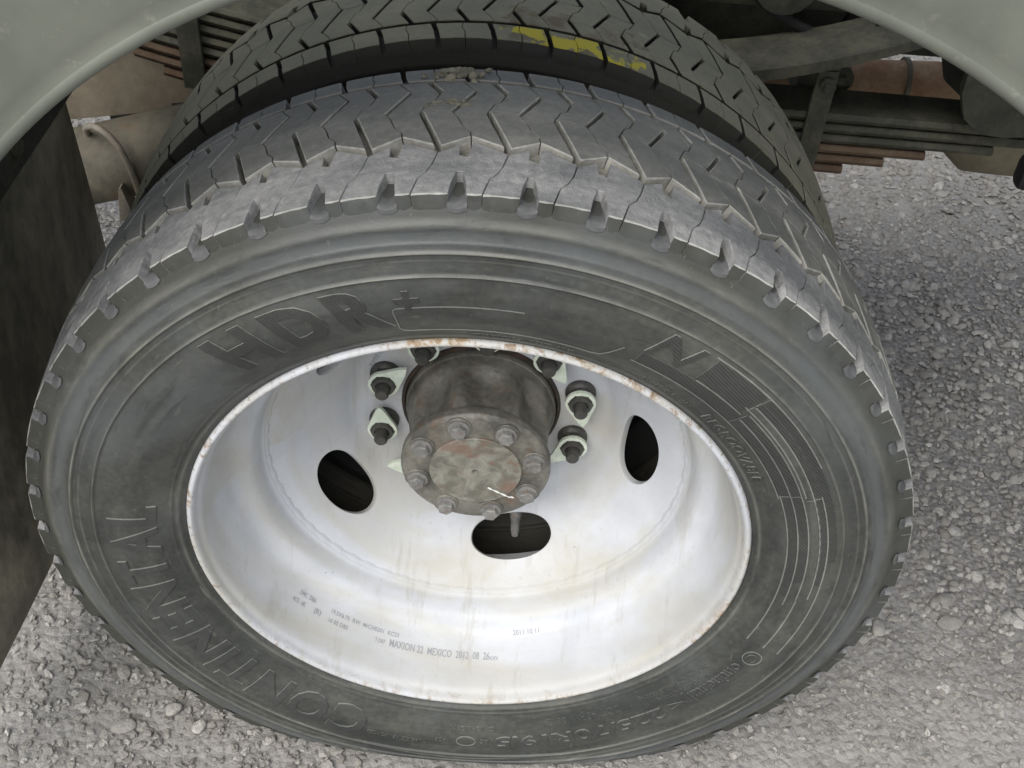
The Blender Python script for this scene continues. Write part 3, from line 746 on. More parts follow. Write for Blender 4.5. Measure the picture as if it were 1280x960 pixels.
# disc: five hand holes
dprof = [(0.2180, 0.0800), (0.2180, 0.1000), (0.2175, 0.1180), (0.2155, 0.1290), (0.2110, 0.1370), (0.2050, 0.1425), (0.1985, 0.1480), (0.1880, 0.1575), (0.1760, 0.1685), (0.1640, 0.1790), (0.1530, 0.1885), (0.1440, 0.1965), (0.1385, 0.2030), (0.1350, 0.2075), (0.1325, 0.2105)]
cone = dprof[5:]
def conept(s):
    L = [0]
    for a, b in zip(cone, cone[1:]): L.append(L[-1] + math.hypot(b[0] - a[0], b[1] - a[1]))
    t = s * L[-1]
    for i in range(len(cone) - 1):
        if t <= L[i + 1] or i == len(cone) - 2:
            u = (t - L[i]) / (L[i + 1] - L[i]); return (cone[i][0] + (cone[i + 1][0] - cone[i][0]) * u, cone[i][1] + (cone[i + 1][1] - cone[i][1]) * u), L[-1]
HOLE0 = -146.98
V, Fc = [], []
NB = 64; RINGS = 7
s0 = 0.385; Ls = conept(0)[1]
for h in range(5):
    ac = HOLE0 + 72 * h
    base = len(V)
    ringpts = []
    for b in range(NB):
        t = 2 * PI * b / NB
        ex = math.copysign(abs(math.cos(t)) ** 0.92, math.cos(t)); ey = math.copysign(abs(math.sin(t)) ** 0.92, math.sin(t))
        ia, is_ = 15.6 * ex, s0 + 0.262 * ey
        # matching point on the sector rectangle [-36,36] x [0,1]
        cx, cy = math.cos(t), math.sin(t)
        k = min(36 / (abs(cx) * 1e0 + 1e-9), ((1 - s0) if cy > 0 else s0) / (abs(cy) + 1e-9) * 1.0 if abs(cy) > 1e-9 else 1e9)
        sx_ = 36.0; sy_ = (1 - s0) if cy > 0 else s0
        k = min(1 / (abs(cx) + 1e-9), 1 / (abs(cy) + 1e-9))
        oa, os_ = sx_ * cx * k, s0 + sy_ * cy * k
        ringpts.append((ia, is_, oa, os_))
    for q in range(-3, RINGS + 1):
        for ia, is_, oa, os_ in ringpts:
            if q < 0:
                a_, s_ = ia, is_; dep = [0.008, 0.0035, 0.0010][q + 3]; sh_ = [0.985, 0.99, 0.995][q + 3]
                a_ = ia * sh_; s_ = s0 + (is_ - s0) * sh_
            else:
                u = (q / RINGS) ** 1.25; dep = 0; a_ = ia + (oa - ia) * u; s_ = is_ + (os_ - is_) * u
                if q == 0: a_, s_ = ia * 1.012, s0 + (is_ - s0) * 1.012
            (y, r), _ = conept(min(max(s_, 0), 1))
            y += dep * 0.68; r += -dep * -0.73
            th = R(ac + a_); V.append((r * math.cos(th), y, r * math.sin(th)))
    for q in range(RINGS + 3):
        for b in range(NB):
            c = (b + 1) % NB
            Fc.append((base + q * NB + b, base + q * NB + c, base + (q + 1) * NB + c, base + (q + 1) * NB + b))
# mounting face
NS = 160; b0 = len(V); pf = finer(dprof[:6], 3)
for i in range(NS):
    a = R(HOLE0 - 36) + 2 * PI * i / NS
    for y, r in [(0.232, 0.0795)] + pf: V.append((r * math.cos(a), y, r * math.sin(a)))
k = len(pf) + 1
for i in range(NS):
    for q in range(k - 1):
        j = (i + 1) % NS; Fc.append((b0 + i * k + q, b0 + i * k + q + 1, b0 + j * k + q + 1, b0 + j * k + q))
disc = mesh_obj('wheel_disc', V, Fc, M['rim'], rim, True, 50)
bm = bmesh.new(); bm.from_mesh(disc.data); bmesh.ops.remove_doubles(bm, verts=bm.verts, dist=0.0003); bmesh.ops.recalc_face_normals(bm, faces=bm.faces); bm.to_mesh(disc.data); bm.free()
# weld bead between disc and rim
lathe('weld_bead', [(0.1290, 0.2112), (0.1305, 0.2090), (0.1335, 0.2078), (0.1365, 0.2068), (0.1385, 0.2045)], M['rim'], rim, 300, rfun=lambda a, y, r: r - 0.0005 * math.sin(a * 61) - 0.0004 * math.sin(a * 143 + 1))

# stamped and printed writing on the rim
rp = finer(rim_prof)
def rim_surf(y):
    for (y0, r0), (y1, r1) in zip(rp[6:], rp[7:]):
        if y0 <= y <= y1: return r0 + (r1 - r0) * (y - y0) / (y1 - y0 + 1e-9)
    return 0.21
def rim_text(txt, ang, ymid, height, width, name='printed_mark', shear=0.0):
    bm = text_bm(txt, height, width, shear, thick=False, res=2, bold=0.012)
    for v in bm.verts:
        x, yy, _ = v.co
        y = ymid + yy                         # tops point inboard
        r = rim_surf(y) - 0.0004
        th = R(ang) + x / r
        v.co = Vector((r * math.cos(th), y, r * math.sin(th)))
    return bm_obj(name, bm, M['print'], rim, False)
rim_text('MAXION 22  MEXICO  2012  08  26', -96.6, 0.0690, 0.0085, 0.112)
rim_text('1 XXV', -82.6, 0.0665, 0.0045, 0.013)
rim_text('19.5X6.75  RW  M/CH0201  KC23', -117.5, 0.0790, 0.0048, 0.082)
rim_text('DNC  DBA', -135.0, 0.0800, 0.0055, 0.022)
rim_text('AO2  UK', -137.0, 0.0700, 0.0052, 0.018); rim_text('16 05 D83', -124.5, 0.0690, 0.0052, 0.024); rim_text('T D07', -112.4, 0.0680, 0.0048, 0.012)
rim_text('2011 10 11', -73.5, 0.0930, 0.0050, 0.030)
rim_text('(R)', -131.0, 0.0700, 0.0075, 0.009)
# part number stamped on the disc by the upper left nut
bm = text_bm('A713513', 0.0046, 0.034, thick=False, res=2)
for v in bm.verts:
    x, yy, _ = v.co; r = 0.1245 - yy; th = R(150) + x / 0.125
    v.co = Vector((r * math.cos(th), 0.2155 - 0.001, r * math.sin(th)))
bm_obj('stamped_mark', bm, M['print'], rim, False)

# ------------------------------------------------------------------ inner rim, drum, axle behind it
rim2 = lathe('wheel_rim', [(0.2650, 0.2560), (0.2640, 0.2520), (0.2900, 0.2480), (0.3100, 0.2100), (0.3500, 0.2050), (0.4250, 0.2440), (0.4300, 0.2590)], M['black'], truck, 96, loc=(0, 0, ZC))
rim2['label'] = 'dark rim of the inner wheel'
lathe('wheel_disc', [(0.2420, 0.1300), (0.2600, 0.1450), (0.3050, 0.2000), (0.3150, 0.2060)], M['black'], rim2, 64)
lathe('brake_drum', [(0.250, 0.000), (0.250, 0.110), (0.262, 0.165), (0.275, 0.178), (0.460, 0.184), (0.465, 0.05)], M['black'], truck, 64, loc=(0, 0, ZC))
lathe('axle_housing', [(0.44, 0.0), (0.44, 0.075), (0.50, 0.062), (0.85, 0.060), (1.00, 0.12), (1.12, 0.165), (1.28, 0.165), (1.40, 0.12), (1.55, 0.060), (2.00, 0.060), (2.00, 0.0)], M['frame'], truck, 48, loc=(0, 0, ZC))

# ------------------------------------------------------------------ hub
def lobes(a, y, r):
    k = max(0.0, min(1.0, (y - 0.139) / 0.012)) * max(0.0, min(1.0, (0.196 - y) / 0.012))
    t = 0.5 + 0.5 * math.cos(8 * (a - R(17.3)))
    return r - k * 0.0120 * (1 - t ** 1.3)
hub_prof = [(0.2250, 0.0792), (0.2100, 0.0790), (0.2085, 0.0772), (0.2040, 0.0762), (0.1950, 0.0757), (0.1800, 0.0750), (0.1650, 0.0742), (0.1500, 0.0735), (0.1420, 0.0725), (0.1385, 0.0720), (0.1378, 0.0742), (0.1365, 0.0750), (0.1290, 0.0750), (0.1278, 0.0744)]
hub = lathe('wheel_hub', finer(hub_prof[:9], 3) + hub_prof[9:], M['hub'], truck, 160, rfun=lobes, loc=(0, 0, ZC))
hub['label'] = 'dark greasy hub standing out of the rim'
lathe('hub_pilot', [(0.2200, 0.0800), (0.2155, 0.0800), (0.2145, 0.0810), (0.2145, 0.0835), (0.2175, 0.0842)], M['pilot'], hub, 96)
lathe('hub_flange', [(0.1300, 0.0748), (0.1285, 0.0750), (0.1275, 0.0744), (0.1250, 0.0712), (0.1244, 0.0700), (0.1245, 0.0500), (0.1245, 0.0440)], M['hub'], hub, 96)
lathe('hub_cover', [(0.1250, 0.0462), (0.1222, 0.0463), (0.1213, 0.0455), (0.1212, 0.0440), (0.1216, 0.0180), (0.1208, 0.0060), (0.1210, 0.0034), (0.1216, 0.0030), (0.1260, 0.0028), (0.1260, 0.0)], M['cap'], hub, 80)
def hexbolt(rad=0.0083, h=0.0085, rot=0.0):
    bm = bmesh.new()
    def ring(r, y, n=6): return [bm.verts.new((r * math.cos(2 * PI * i / n + rot), y, r * math.sin(2 * PI * i / n + rot))) for i in range(n)]
    A = ring(rad, 0); B = ring(rad, -h * 0.82); C_ = ring(rad * 0.86, -h); 
    for P_, Q_ in ((A, B), (B, C_)):
        for i in range(6): j = (i + 1) % 6; bm.faces.new((P_[i], Q_[i], Q_[j], P_[j]))
    bm.faces.new(C_)
    E_ = ring(rad * 0.5, -h - 0.0002, 10); G_ = ring(rad * 0.42, -h + 0.0012, 10)
    for i in range(10): j = (i + 1) % 10; bm.faces.new((E_[i], G_[i], G_[j], E_[j]))
    bm.faces.new(G_)
    # washer flange
    W0 = ring(rad * 1.28, 0.0004, 20); W1 = ring(rad * 1.28, -0.0017, 20); W2 = ring(rad * 1.0, -0.0021, 20)
    for P_, Q_ in ((W0, W1), (W1, W2)):
        for i in range(20): j = (i + 1) % 20; bm.faces.new((P_[i], Q_[i], Q_[j], P_[j]))
    bm.faces.new(W2)
    return bm
bolt0 = bm_obj('bolt', hexbolt(), M['bolt'], hub, True, 30)
seat0 = lathe('bolt_seat', [(0.1252, 0.0128), (0.1233, 0.0128), (0.1226, 0.0120), (0.1225, 0.0060)], M['hub'], hub, 24)
for i in range(8):
    a = R(17.3 + 45 * i); c = (0.0605 * math.cos(a), 0.0, 0.0605 * math.sin(a))
    b = bolt0 if i == 0 else bolt0.copy(); s_ = seat0 if i == 0 else seat0.copy()
    if i: COL.objects.link(b); COL.objects.link(s_); b.parent = hub; s_.parent = hub
    b.location = (c[0], 0.1226, c[2]); b.rotation_euler = (0, random.uniform(0, 1), 0); s_.location = c
# a stroke of white paint across the cover towards a bolt
bm = bmesh.new()
prev = None
for i in range(12):
    t = i / 11; x = 0.0135 + t * 0.0275; z = -0.0215 - t * 0.0150; wdt = 0.0013 * (0.8 + 0.5 * math.sin(i * 2.1)) 
    y = 0.1206 - 0.0003 if i < 10 else 0.1222
    a_, b_ = bm.verts.new((x, y, z + wdt)), bm.verts.new((x, y, z - wdt))
    if prev: bm.faces.new((prev[0], a_, b_, prev[1]))
    prev = (a_, b_)
bm_obj('paint_mark', bm, M['chalk'], hub, False)

# ------------------------------------------------------------------ wheel nuts with studs and pale green pointers
def nut_base():
    bm = bmesh.new()
    def ring(r, y, n=24, ph=0.0): return [bm.verts.new((r * math.cos(2 * PI * i / n + ph), y, r * math.sin(2 * PI * i / n + ph))) for i in range(n)]
    R_ = [ring(0.0160, 0.0), ring(0.0162, -0.0040), ring(0.0150, -0.0060), ring(0.0128, -0.0075), ring(0.0122, -0.0200), ring(0.0114, -0.0235), ring(0.0080, -0.0240)]
    for A, B in zip(R_, R_[1:]):
        for i in range(24):
            j = (i + 1) % 24; bm.faces.new((A[i], B[i], B[j], A[j]))
    for k in (3, 4):
        for i, v in enumerate(R_[k]):
            a = 2 * PI * i / 24; hx = 0.0122 / max(math.cos((a % (PI / 3)) - PI / 6), .5); f = min(hx, 0.0136) / math.hypot(v.co.x, v.co.z)
            v.co.x *= f; v.co.z *= f
    return bm
def stud_bm():
    bm = bmesh.new()
    pts = []; prof_ = [(-0.020, 0.0074), (-0.030, 0.0074), (-0.0345, 0.0070), (-0.036, 0.0060), (-0.0362, 0.0)]
    rings = []
    for y, r in prof_[:-1]: rings.append([bm.verts.new((r * math.cos(2 * PI * i / 18), y, r * math.sin(2 * PI * i / 18))) for i in range(18)])
    for A, B in zip(rings, rings[1:]):
        for i in range(18): j = (i + 1) % 18; bm.faces.new((A[i], B[i], B[j], A[j]))
    bm.faces.new(rings[-1]); return bm
def indicator_bm():
    """a ring that grips the nut, drawn out into a pointer along +x"""
    bm = bmesh.new(); n = 36; out, inn = [], []
    ro, ri, tip = 0.0158, 0.0126, 0.0335
    for i in range(n):
        a = 2 * PI * i / n
        r = ro
        c = math.cos(a)
        if abs(math.atan2(math.sin(a), c)) < R(62):
            t = math.atan2(math.sin(a), c)
            # straight flanks from the tangent point to the tip
            p0 = Vector((ro * math.cos(R(62)), ro * math.sin(R(62)))); p1 = Vector((tip, 0.0018))
            d = Vector((math.cos(t), abs(math.sin(t))))
            e = p1 - p0; den = d.x * e.y - d.y * e.x
            q = (p0.x * e.y - p0.y * e.x) / den if abs(den) > 1e-9 else tip
            r = min(q, tip)
        out.append((r * math.cos(a), r * math.sin(a)))
        inn.append((ri * math.cos(a), ri * math.sin(a)))
    Z = [-0.0155, -0.0195]
    VO = [[bm.verts.new((x, z, y)) for x, y in out] for z in Z]; VI = [[bm.verts.new((x, z, y)) for x, y in inn] for z in (-0.0155, -0.0203)]
    for i in range(n):
        j = (i + 1) % n
        bm.faces.new((VO[1][i], VI[1][i], VI[1][j], VO[1][j])); bm.faces.new((VO[0][i], VO[1][i], VO[1][j], VO[0][j]))
        bm.faces.new((VI[1][i], VI[0][i], VI[0][j], VI[1][j])); bm.faces.new((VI[0][i], VO[0][i], VO[0][j], VI[0][j]))
    return bm
nut0 = bm_obj('wheel_nut', nut_base(), M['nut'], truck, True, 30)
stud0 = bm_obj('stud', stud_bm(), M['nut'], nut0, True, 30)
ind0 = bm_obj('nut_indicator', indicator_bm(), M['indicator'], nut0, True, 30)
# pointer directions (degrees, 0 = right, 90 = up) by nut
point = {0: 105, 1: 45, 2: 200, 3: 160, 4: 240, 5: 200, 6: -85, 7: -60, 8: 180, 9: 100}
for i in range(10):
    a = R(159.98 + 36 * i); x, z = 0.1068 * math.cos(a), 0.1068 * math.sin(a)
    if i == 0: nu, stx, ind = nut0, stud0, ind0
    else:
        nu = nut0.copy(); stx = stud0.copy(); ind = ind0.copy()
        for q in (nu, stx, ind): COL.objects.link(q)
        nu.parent = truck; stx.parent = nu; ind.parent = nu
    nu.location = (x, 0.2175, ZC + z); nu.rotation_euler = (0, 0, 0)
    pd = {0: 45, 1: 95, 6: -80, 5: -135, 7: -55, 9: 80, 8: 150, 2: 180, 3: 20, 4: 200}[i]
    ind.rotation_euler = (0, -R(pd), 0)
# valve stem of the inner wheel seen through the lower hand hole
bm = bmesh.new(); tube(bm, [(0.047, 0.250, ZC - 0.152), (0.047, 0.205, ZC - 0.157), (0.047, 0.197, ZC - 0.158)], [0.0075, 0.0075, 0.0058], 12)
tube(bm, [(0.047, 0.198, ZC - 0.158), (0.047, 0.182, ZC - 0.160), (0.047, 0.176, ZC - 0.161)], [0.0052, 0.0050, 0.0034], 12)
vs = bm_obj('valve_stem', bm, M['bolt'], truck)

# ------------------------------------------------------------------ fender
FC = (0.053, 0.118 + ZC); FR = 0.480
fprof = [(0.030, FR + 0.004), (-0.044, FR + 0.002), (-0.0505, FR + 0.010), (-0.0530, FR + 0.030), (-0.0530, FR + 0.070), (-0.0500, FR + 0.110), (-0.0430, FR + 0.150), (-0.0300, FR + 0.195), (-0.010, FR + 0.235), (0.030, FR + 0.270), (0.25, FR + 0.30)]
fender = lathe('fender', finer(fprof, 3), M['fender'], truck, 120, R(14), R(163), angle=50, loc=(FC[0], 0, FC[1]))
fender['label'] = 'grey green curved fender above the wheels'
so = fender.modifiers.new('thickness', 'SOLIDIFY'); so.thickness = 0.004; so.offset = -1
lip = [( -0.0465 + 0.0056 * math.cos(t), FR + 0.0030 + 0.0056 * math.sin(t)) for t in [2 * PI * i / 14 for i in range(15)]]
lathe('fender_lip', lip, M['fender'], fender, 120, R(14), R(163), angle=60)

# ------------------------------------------------------------------ mud flap on the left
bm = bmesh.new()
N1, N2 = 14, 10
G = []
for i in range(N1 + 1):
    row = []
    for j in range(N2 + 1):
        t = i / N1; q = j / N2
        z = ZC + 0.30 - t * 0.580; y = -0.09 + q * (0.550 + 0.10 * t); x = -0.500 - 0.008 * math.sin(q * 5 + t * 2) - 0.012 * t * t
        row.append(bm.verts.new((x, y, z)))
    G.append(row)
for i in range(N1):
    for j in range(N2): bm.faces.new((G[i][j], G[i + 1][j], G[i + 1][j + 1], G[i][j + 1]))
flap = bm_obj('mud_flap', bm, M['flap'], truck, True, 60)
flap['label'] = 'muddy black flap hanging behind the tyre'
so = flap.modifiers.new('thickness', 'SOLIDIFY'); so.thickness = 0.008; so.offset = 0
bm = bmesh.new()
prism_xz(bm, [(-0.494, ZC + 0.30), (-0.486, ZC + 0.30), (-0.486, ZC + 0.175), (-0.494, ZC + 0.170)], 0.10, 0.50)
bm_obj('clamp_bar', bm, M['frame'], flap)
b0_ = None
for y in (0.15, 0.24, 0.33, 0.45):
    bm = bmesh.new(); tube(bm, [(-0.486, y, ZC + 0.205), (-0.478, y, ZC + 0.205)], 0.0085, 6)
    bm_obj('bolt', bm, M['spring'], flap, True, 30)

# ------------------------------------------------------------------ leaf spring pack
def leaf_bm(x0, x1, dz, y0=0.515, y1=0.578, th=0.0108):
    bm = bmesh.new(); n = 26; ring = []
    for i in range(n + 1):
        x = x0 + (x1 - x0) * i / n
        zt = ZC + 0.208 + 0.26 * min(0.0, x - 0.10) ** 2 - 0.012 * max(0.0, x - 0.2) + dz
        ring.append([bm.verts.new((x, y, z)) for y, z in ((y0, zt - th + .002), (y0 - .0016, zt - th / 2), (y0, zt - .002), (y0 + .002, zt), (y1 - .002, zt), (y1, zt - .002), (y1, zt - th + .002), (y1 - .002, zt - th), (y0 + .002, zt - th))])
    for a, b in zip(ring, ring[1:]):
        for q in range(9): r = (q + 1) % 9; bm.faces.new((a[q], a[r], b[r], b[q]))
    bm.faces.new(ring[0]); bm.faces.new(ring[-1][::-1]); return bm
spring = bm_obj('leaf_spring', leaf_bm(-0.62, 0.64, 0.0), M['spring'], truck, True, 30)
spring['label'] = 'stacked leaf spring beside the inner tyre'
for k_, (a_, b_, m_) in enumerate([(-0.60, 0.60, 'spring'), (-0.52, 0.565, 'spring'), (-0.455, 0.490, 'spring_rust'), (-0.415, 0.445, 'spring_rust'), (-0.385, 0.400, 'spring_rust')]):
    bm_obj('leaf', leaf_bm(a_, b_, -0.0132 * (k_ + 1)), M[m_], spring, True, 30)
for k_ in range(2): bm_obj('leaf', leaf_bm(-0.50 + .04 * k_, -0.05, 0.0132 * (k_ + 1)), M['spring'], spring, True, 30)
for (x0, x1, z0, z1) in ((-0.361, -0.336, 0.184, 0.300), (0.341, 0.364, 0.135, 0.262)):
    bm = bmesh.new(); add_box(bm, x0, x1, 0.506, 0.5135, ZC + z0, ZC + z1, bev=0.0015)
    add_box(bm, x0, x1, 0.506, 0.590, ZC + z1 + 0.001, ZC + z1 + 0.009, bev=0.0015); add_box(bm, x0, x1, 0.583, 0.590, ZC + z0, ZC + z1, bev=0.0015)
    bm_obj('spring_clip', bm, M['spring'], spring)
bm = bmesh.new(); tube(bm, [(0.3535, 0.498, ZC + 0.247), (0.3535, 0.507, ZC + 0.247)], 0.009, 6); tube(bm, [(0.3535, 0.493, ZC + 0.247), (0.3535, 0.50, ZC + 0.247)], 0.005, 10)
bm_obj('clip_bolt', bm, M['frame'], spring, True, 30)
# helper leaf curving up to the right
bm = bmesh.new(); ring = []
for i in range(31):
    x = -0.10 + 0.62 * i / 30; zt = ZC + 0.232 + 0.62 * max(0, x - 0.16) ** 1.75; th = 0.020 - 0.010 * i / 30
    ring.append([bm.verts.new((x, y, z)) for y, z in ((0.500, zt), (0.500, zt + th), (0.580, zt + th), (0.580, zt))])
for a, b in zip(ring, ring[1:]):
    for q in range(4): r = (q + 1) % 4; bm.faces.new((a[q], a[r], b[r], b[q]))
bm.faces.new(ring[0]); bm.faces.new(ring[-1][::-1])
hl = bm_obj('helper_spring', bm, M['spring'], truck, True, 30)

# ------------------------------------------------------------------ chassis, hangers, pipes
fr = box('frame_rail', (-1.3, 1.5, 0.640, 0.700, ZC + 0.222, ZC + 0.460), M['frame'], truck, 0.006)
for x in (-0.9, -0.62, 0.30, 0.44, 0.62, 0.80):
    bm = bmesh.new(); tube(bm, [(x, 0.642, ZC + 0.30), (x, 0.628, ZC + 0.30)], 0.011, 6); bm_obj('rivet', bm, M['frame'], fr, True, 30)
bm = bmesh.new()
prism_xz(bm, [(0.505, ZC + 0.42), (0.498, ZC + 0.32), (0.500, ZC + 0.250), (0.512, ZC + 0.220), (0.535, ZC + 0.203), (0.565, ZC + 0.200), (0.605, ZC + 0.208), (0.660, ZC + 0.245), (0.700, ZC + 0.33), (0.70, ZC + 0.42)], 0.500, 0.512)
prism_xz(bm, [(0.505, ZC + 0.42), (0.498, ZC + 0.32), (0.500, ZC + 0.250), (0.512, ZC + 0.220), (0.535, ZC + 0.203), (0.565, ZC + 0.200), (0.605, ZC + 0.208), (0.660, ZC + 0.245), (0.700, ZC + 0.33), (0.70, ZC + 0.42)], 0.586, 0.598)
add_box(bm, 0.50, 0.74, 0.5125, 0.5855, ZC + 0.27, ZC + 0.42)
bm_obj('spring_hanger', bm, M['frame'], truck, True, 30)
bm = bmesh.new(); add_box(bm, 0.02, 0.50, 0.590, 0.636, ZC + 0.290, ZC + 0.44, bev=0.01)
tube(bm, [(0.30, 0.565, ZC + 0.33), (0.30, 0.640, ZC + 0.33)], 0.035, 20); tube(bm, [(0.43, 0.55, ZC + 0.30), (0.43, 0.64, ZC + 0.33)], 0.028, 20)
bm_obj('spring_seat', bm, M['frame'], truck, True, 35)
def pipe(name, pts, rad, mat, n=28):
    bm = bmesh.new(); tube(bm, pts, rad, n); return bm_obj(name, bm, M[mat], truck, True, 35)
ex = pipe('exhaust_pipe', [(0.10, 0.72, ZC + 0.139), (0.30, 0.72, ZC + 0.142), (0.470, 0.72, ZC + 0.147), (0.505, 0.72, ZC + 0.148), (0.550, 0.72, ZC + 0.146), (0.600, 0.72, ZC + 0.134), (0.66, 0.72, ZC + 0.110)], [0.026, 0.026, 0.0265, 0.027, 0.031, 0.036, 0.040], 'rustpipe')
bm = bmesh.new(); tube(bm, [(0.508, 0.72, ZC + 0.148), (0.513, 0.72, ZC + 0.148)], 0.0315, 28); bm_obj('pipe_joint', bm, M['muffler'], ex, True, 35)
bm = bmesh.new(); tube(bm, [(0.392, 0.690, ZC + 0.168), (0.392, 0.668, ZC + 0.172)], 0.013, 16); add_box(bm, 0.358, 0.378, 0.66, 0.700, ZC + 0.150, ZC + 0.250, bev=0.003)
bm_obj('pipe_hanger', bm, M['frame'], ex, True, 35)
pipe('fuel_tank', [(0.600, 0.80, ZC + 0.090), (0.604, 0.80, ZC + 0.090), (0.660, 0.80, ZC + 0.075), (0.70, 0.80, ZC + 0.075), (1.40, 0.80, ZC + 0.075)], [0.02, 0.055, 0.086, 0.0875, 0.0875], 'tan', 48)
mf = pipe('muffler', [(-0.72, 0.60, ZC - 0.050), (-0.60, 0.60, ZC - 0.012), (-0.30, 0.60, ZC + 0.083), (-0.18, 0.60, ZC + 0.120)], 0.0500, 'muffler', 40)
# bent strap rod round the muffler and its two lugs
pts = finer([(-0.520, 0.590, ZC + 0.062), (-0.512, 0.568, ZC + 0.084), (-0.498, 0.556, ZC + 0.095), (-0.482, 0.550, ZC + 0.092), (-0.468, 0.547, ZC + 0.078), (-0.459, 0.545, ZC + 0.055), (-0.454, 0.545, ZC + 0.030), (-0.452, 0.547, ZC + 0.004), (-0.452, 0.550, ZC - 0.020)], 3) if False else [(-0.520, 0.590, ZC + 0.062), (-0.512, 0.568, ZC + 0.084), (-0.505, 0.560, ZC + 0.092), (-0.496, 0.555, ZC + 0.096), (-0.486, 0.551, ZC + 0.094), (-0.477, 0.549, ZC + 0.088), (-0.468, 0.547, ZC + 0.077), (-0.462, 0.545, ZC + 0.064), (-0.457, 0.545, ZC + 0.047), (-0.454, 0.545, ZC + 0.028), (-0.452, 0.547, ZC + 0.004), (-0.452, 0.550, ZC - 0.020)]
bm = bmesh.new(); tube(bm, pts, 0.0042, 10); bm_obj('strap_rod', bm, M['rod'], mf, True, 40)
for x_, z_ in ((-0.470, 0.016), (-0.440, 0.024)):
    bm = bmesh.new(); prism_xz(bm, [(x_ - 0.006, ZC + z_), (x_ - 0.002, ZC + z_ + 0.004), (x_ + 0.008, ZC + z_ - 0.045), (x_ - 0.012, ZC + z_ - 0.048)], 0.540, 0.565)
    bm_obj('strap_lug', bm, M['rod'], mf)
bm = bmesh.new(); prism_xz(bm, [(-0.85, ZC - 0.030), (-0.603, ZC + 0.011), (-0.447, ZC + 0.040), (-0.446, ZC + 0.050), (-0.36, ZC + 0.064), (-0.20, ZC + 0.090), (-0.20, ZC + 0.280), (-0.85, ZC + 0.280)], 0.7005, 0.7065)
pl = bm_obj('cross_plate', bm, M['plate'], truck, True, 30)
bm = bmesh.new(); add_box(bm, 0.652, 0.70, 0.600, 0.630, ZC + 0.070, ZC + 0.112, bev=0.010); bm_obj('rubber_buffer', bm, M['black'], truck)
# inner roof of the wheel arch, over both tyres
lathe('arch_liner', [(-0.030, FR + 0.045), (-0.020, FR + 0.060), (0.10, FR + 0.066), (0.20, FR + 0.066), (0.24, FR + 0.064), (0.245, FR + 0.040)], M['frame'], fender, 60, R(38), R(142), angle=60)
box('frame_rail', (-2.2, 2.2, 1.45, 1.51, ZC + 0.30, ZC + 0.50), M['frame'], truck, 0.006)
bm = bmesh.new()
for x in (-1.1, 0.9): add_box(bm, x - 0.04, x + 0.04, 0.706, 1.444, ZC + 0.34, ZC + 0.44, bev=0.004)
bm_obj('crossmember', bm, M['frame'], truck)
box('dark_gap_right', (0.34, 0.70, 0.800, 0.830, ZC + 0.030, ZC + 0.120), M['black'], truck, 0.006)  # black box added to darken the gap between pipe and leaf spring
box('dark_gap_left', (-0.600, -0.26, 0.860, 0.900, ZC - 0.120, ZC + 0.010), M['black'], truck, 0.006)  # black box added behind the muffler to darken the gap above it

def hose(name, pts, rad, mat):
    bm = bmesh.new(); tube(bm, pts if len(pts) < 3 else smooth3(pts), rad, 10); return bm_obj(name, bm, M[mat], truck, True, 40)
def smooth3(p, k=5):
    q = [Vector(v) for v in p]; out = []
    for i in range(len(q) - 1):
        p0, p1, p2, p3 = q[max(i - 1, 0)], q[i], q[i + 1], q[min(i + 2, len(q) - 1)]
        for t in range(k):
            u = t / k; out.append(0.5 * ((2 * p1) + (p2 - p0) * u + (2 * p0 - 5 * p1 + 4 * p2 - p3) * u * u + (3 * p1 - 3 * p2 + p3 - p0) * u ** 3))
    out.append(q[-1]); return out
hose('brake_hose', [(0.22, 0.60, ZC + 0.37), (0.27, 0.585, ZC + 0.310), (0.33, 0.580, ZC + 0.275), (0.375, 0.60, ZC + 0.262), (0.40, 0.62, ZC + 0.30), (0.41, 0.636, ZC + 0.34)], 0.0065, 'black')
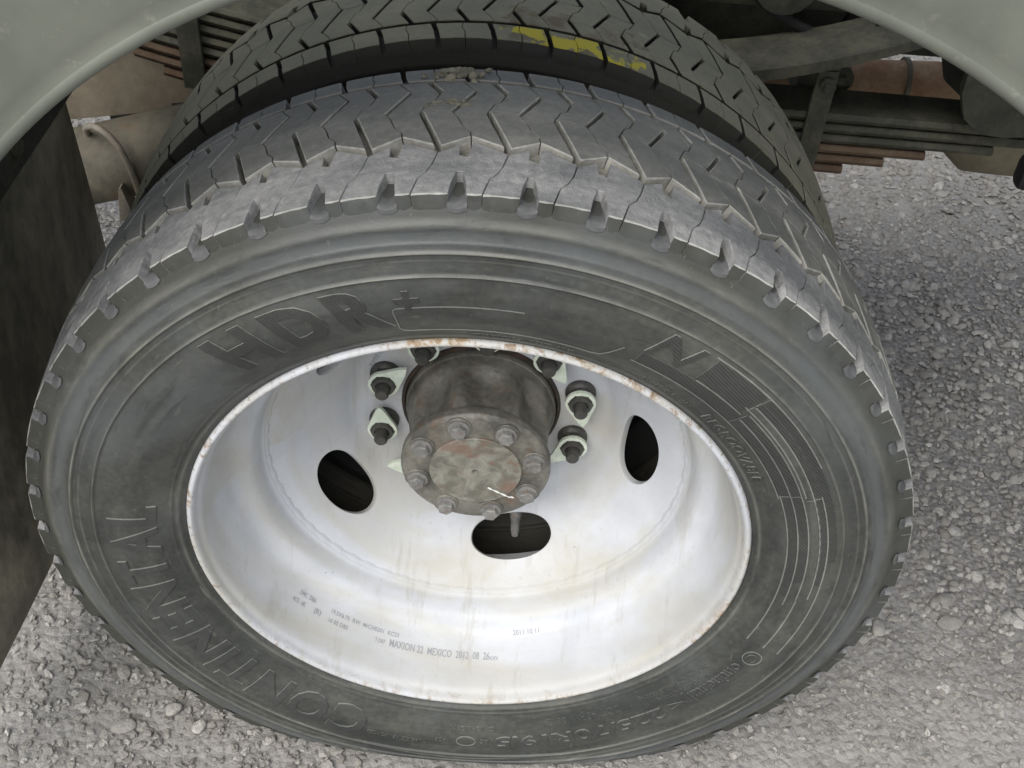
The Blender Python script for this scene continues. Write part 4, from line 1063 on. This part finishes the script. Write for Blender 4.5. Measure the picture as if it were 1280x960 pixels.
hose('brake_hose', [(0.44, 0.62, ZC + 0.36), (0.455, 0.60, ZC + 0.315), (0.49, 0.595, ZC + 0.285), (0.54, 0.60, ZC + 0.29), (0.60, 0.62, ZC + 0.33)], 0.0055, 'spring')
bm = bmesh.new(); tube(bm, [(0.395, 0.600, ZC + 0.205), (0.395, 0.640, ZC + 0.205)], 0.016, 14); tube(bm, [(0.395, 0.592, ZC + 0.205), (0.395, 0.601, ZC + 0.205)], 0.009, 6)
bm_obj('bushing', bm, M['spring'], truck, True, 35)
bm = bmesh.new(); tube(bm, [(0.366, 0.60, ZC + 0.245), (0.372, 0.600, ZC + 0.22), (0.384, 0.604, ZC + 0.20)], 0.004, 8); bm_obj('retaining_clip', bm, M['rod'], truck, True, 35)

# ------------------------------------------------------------------ dried mud on top of the outer tyre
bm = bmesh.new(); rm_ = random.Random(5)
for i in range(70):
    th = R(94.6 + rm_.gauss(0, 1.5)); y = 0.181 + rm_.gauss(0, 0.0055); r = rtread(y) + rm_.uniform(-0.001, 0.0022)
    res = bmesh.ops.create_icosphere(bm, subdivisions=1, radius=rm_.uniform(0.0014, 0.0042))
    for v in res['verts']:
        v.co = Vector((v.co.x * 1.2 * rm_.uniform(.7, 1.2), v.co.y * rm_.uniform(.7, 1.2), v.co.z * .8 * rm_.uniform(.7, 1.2))) + Vector((r * math.cos(th), y, ZC + r * math.sin(th)))
for i in range(46):
    t = rm_.random(); th = R(97.2 - 4.5 * t + rm_.gauss(0, 0.25)); y = 0.1235 + 0.008 * math.sin(t * 3) + rm_.gauss(0, 0.0022); r = rtread(y) + rm_.uniform(-0.0010, 0.0004)
    res = bmesh.ops.create_icosphere(bm, subdivisions=1, radius=rm_.uniform(0.0010, 0.0026))
    for v in res['verts']:
        v.co = Vector((v.co.x * 1.5, v.co.y * rm_.uniform(.7, 1.2), v.co.z * .5)) + Vector((r * math.cos(th), y, ZC + r * math.sin(th)))
mud = bm_obj('mud_clump', bm, M['mud'], None, True, 50)
mud['label'] = 'dried pale mud clump stuck on top of the outer tyre tread'; mud['category'] = 'mud'; mud['kind'] = 'stuff'
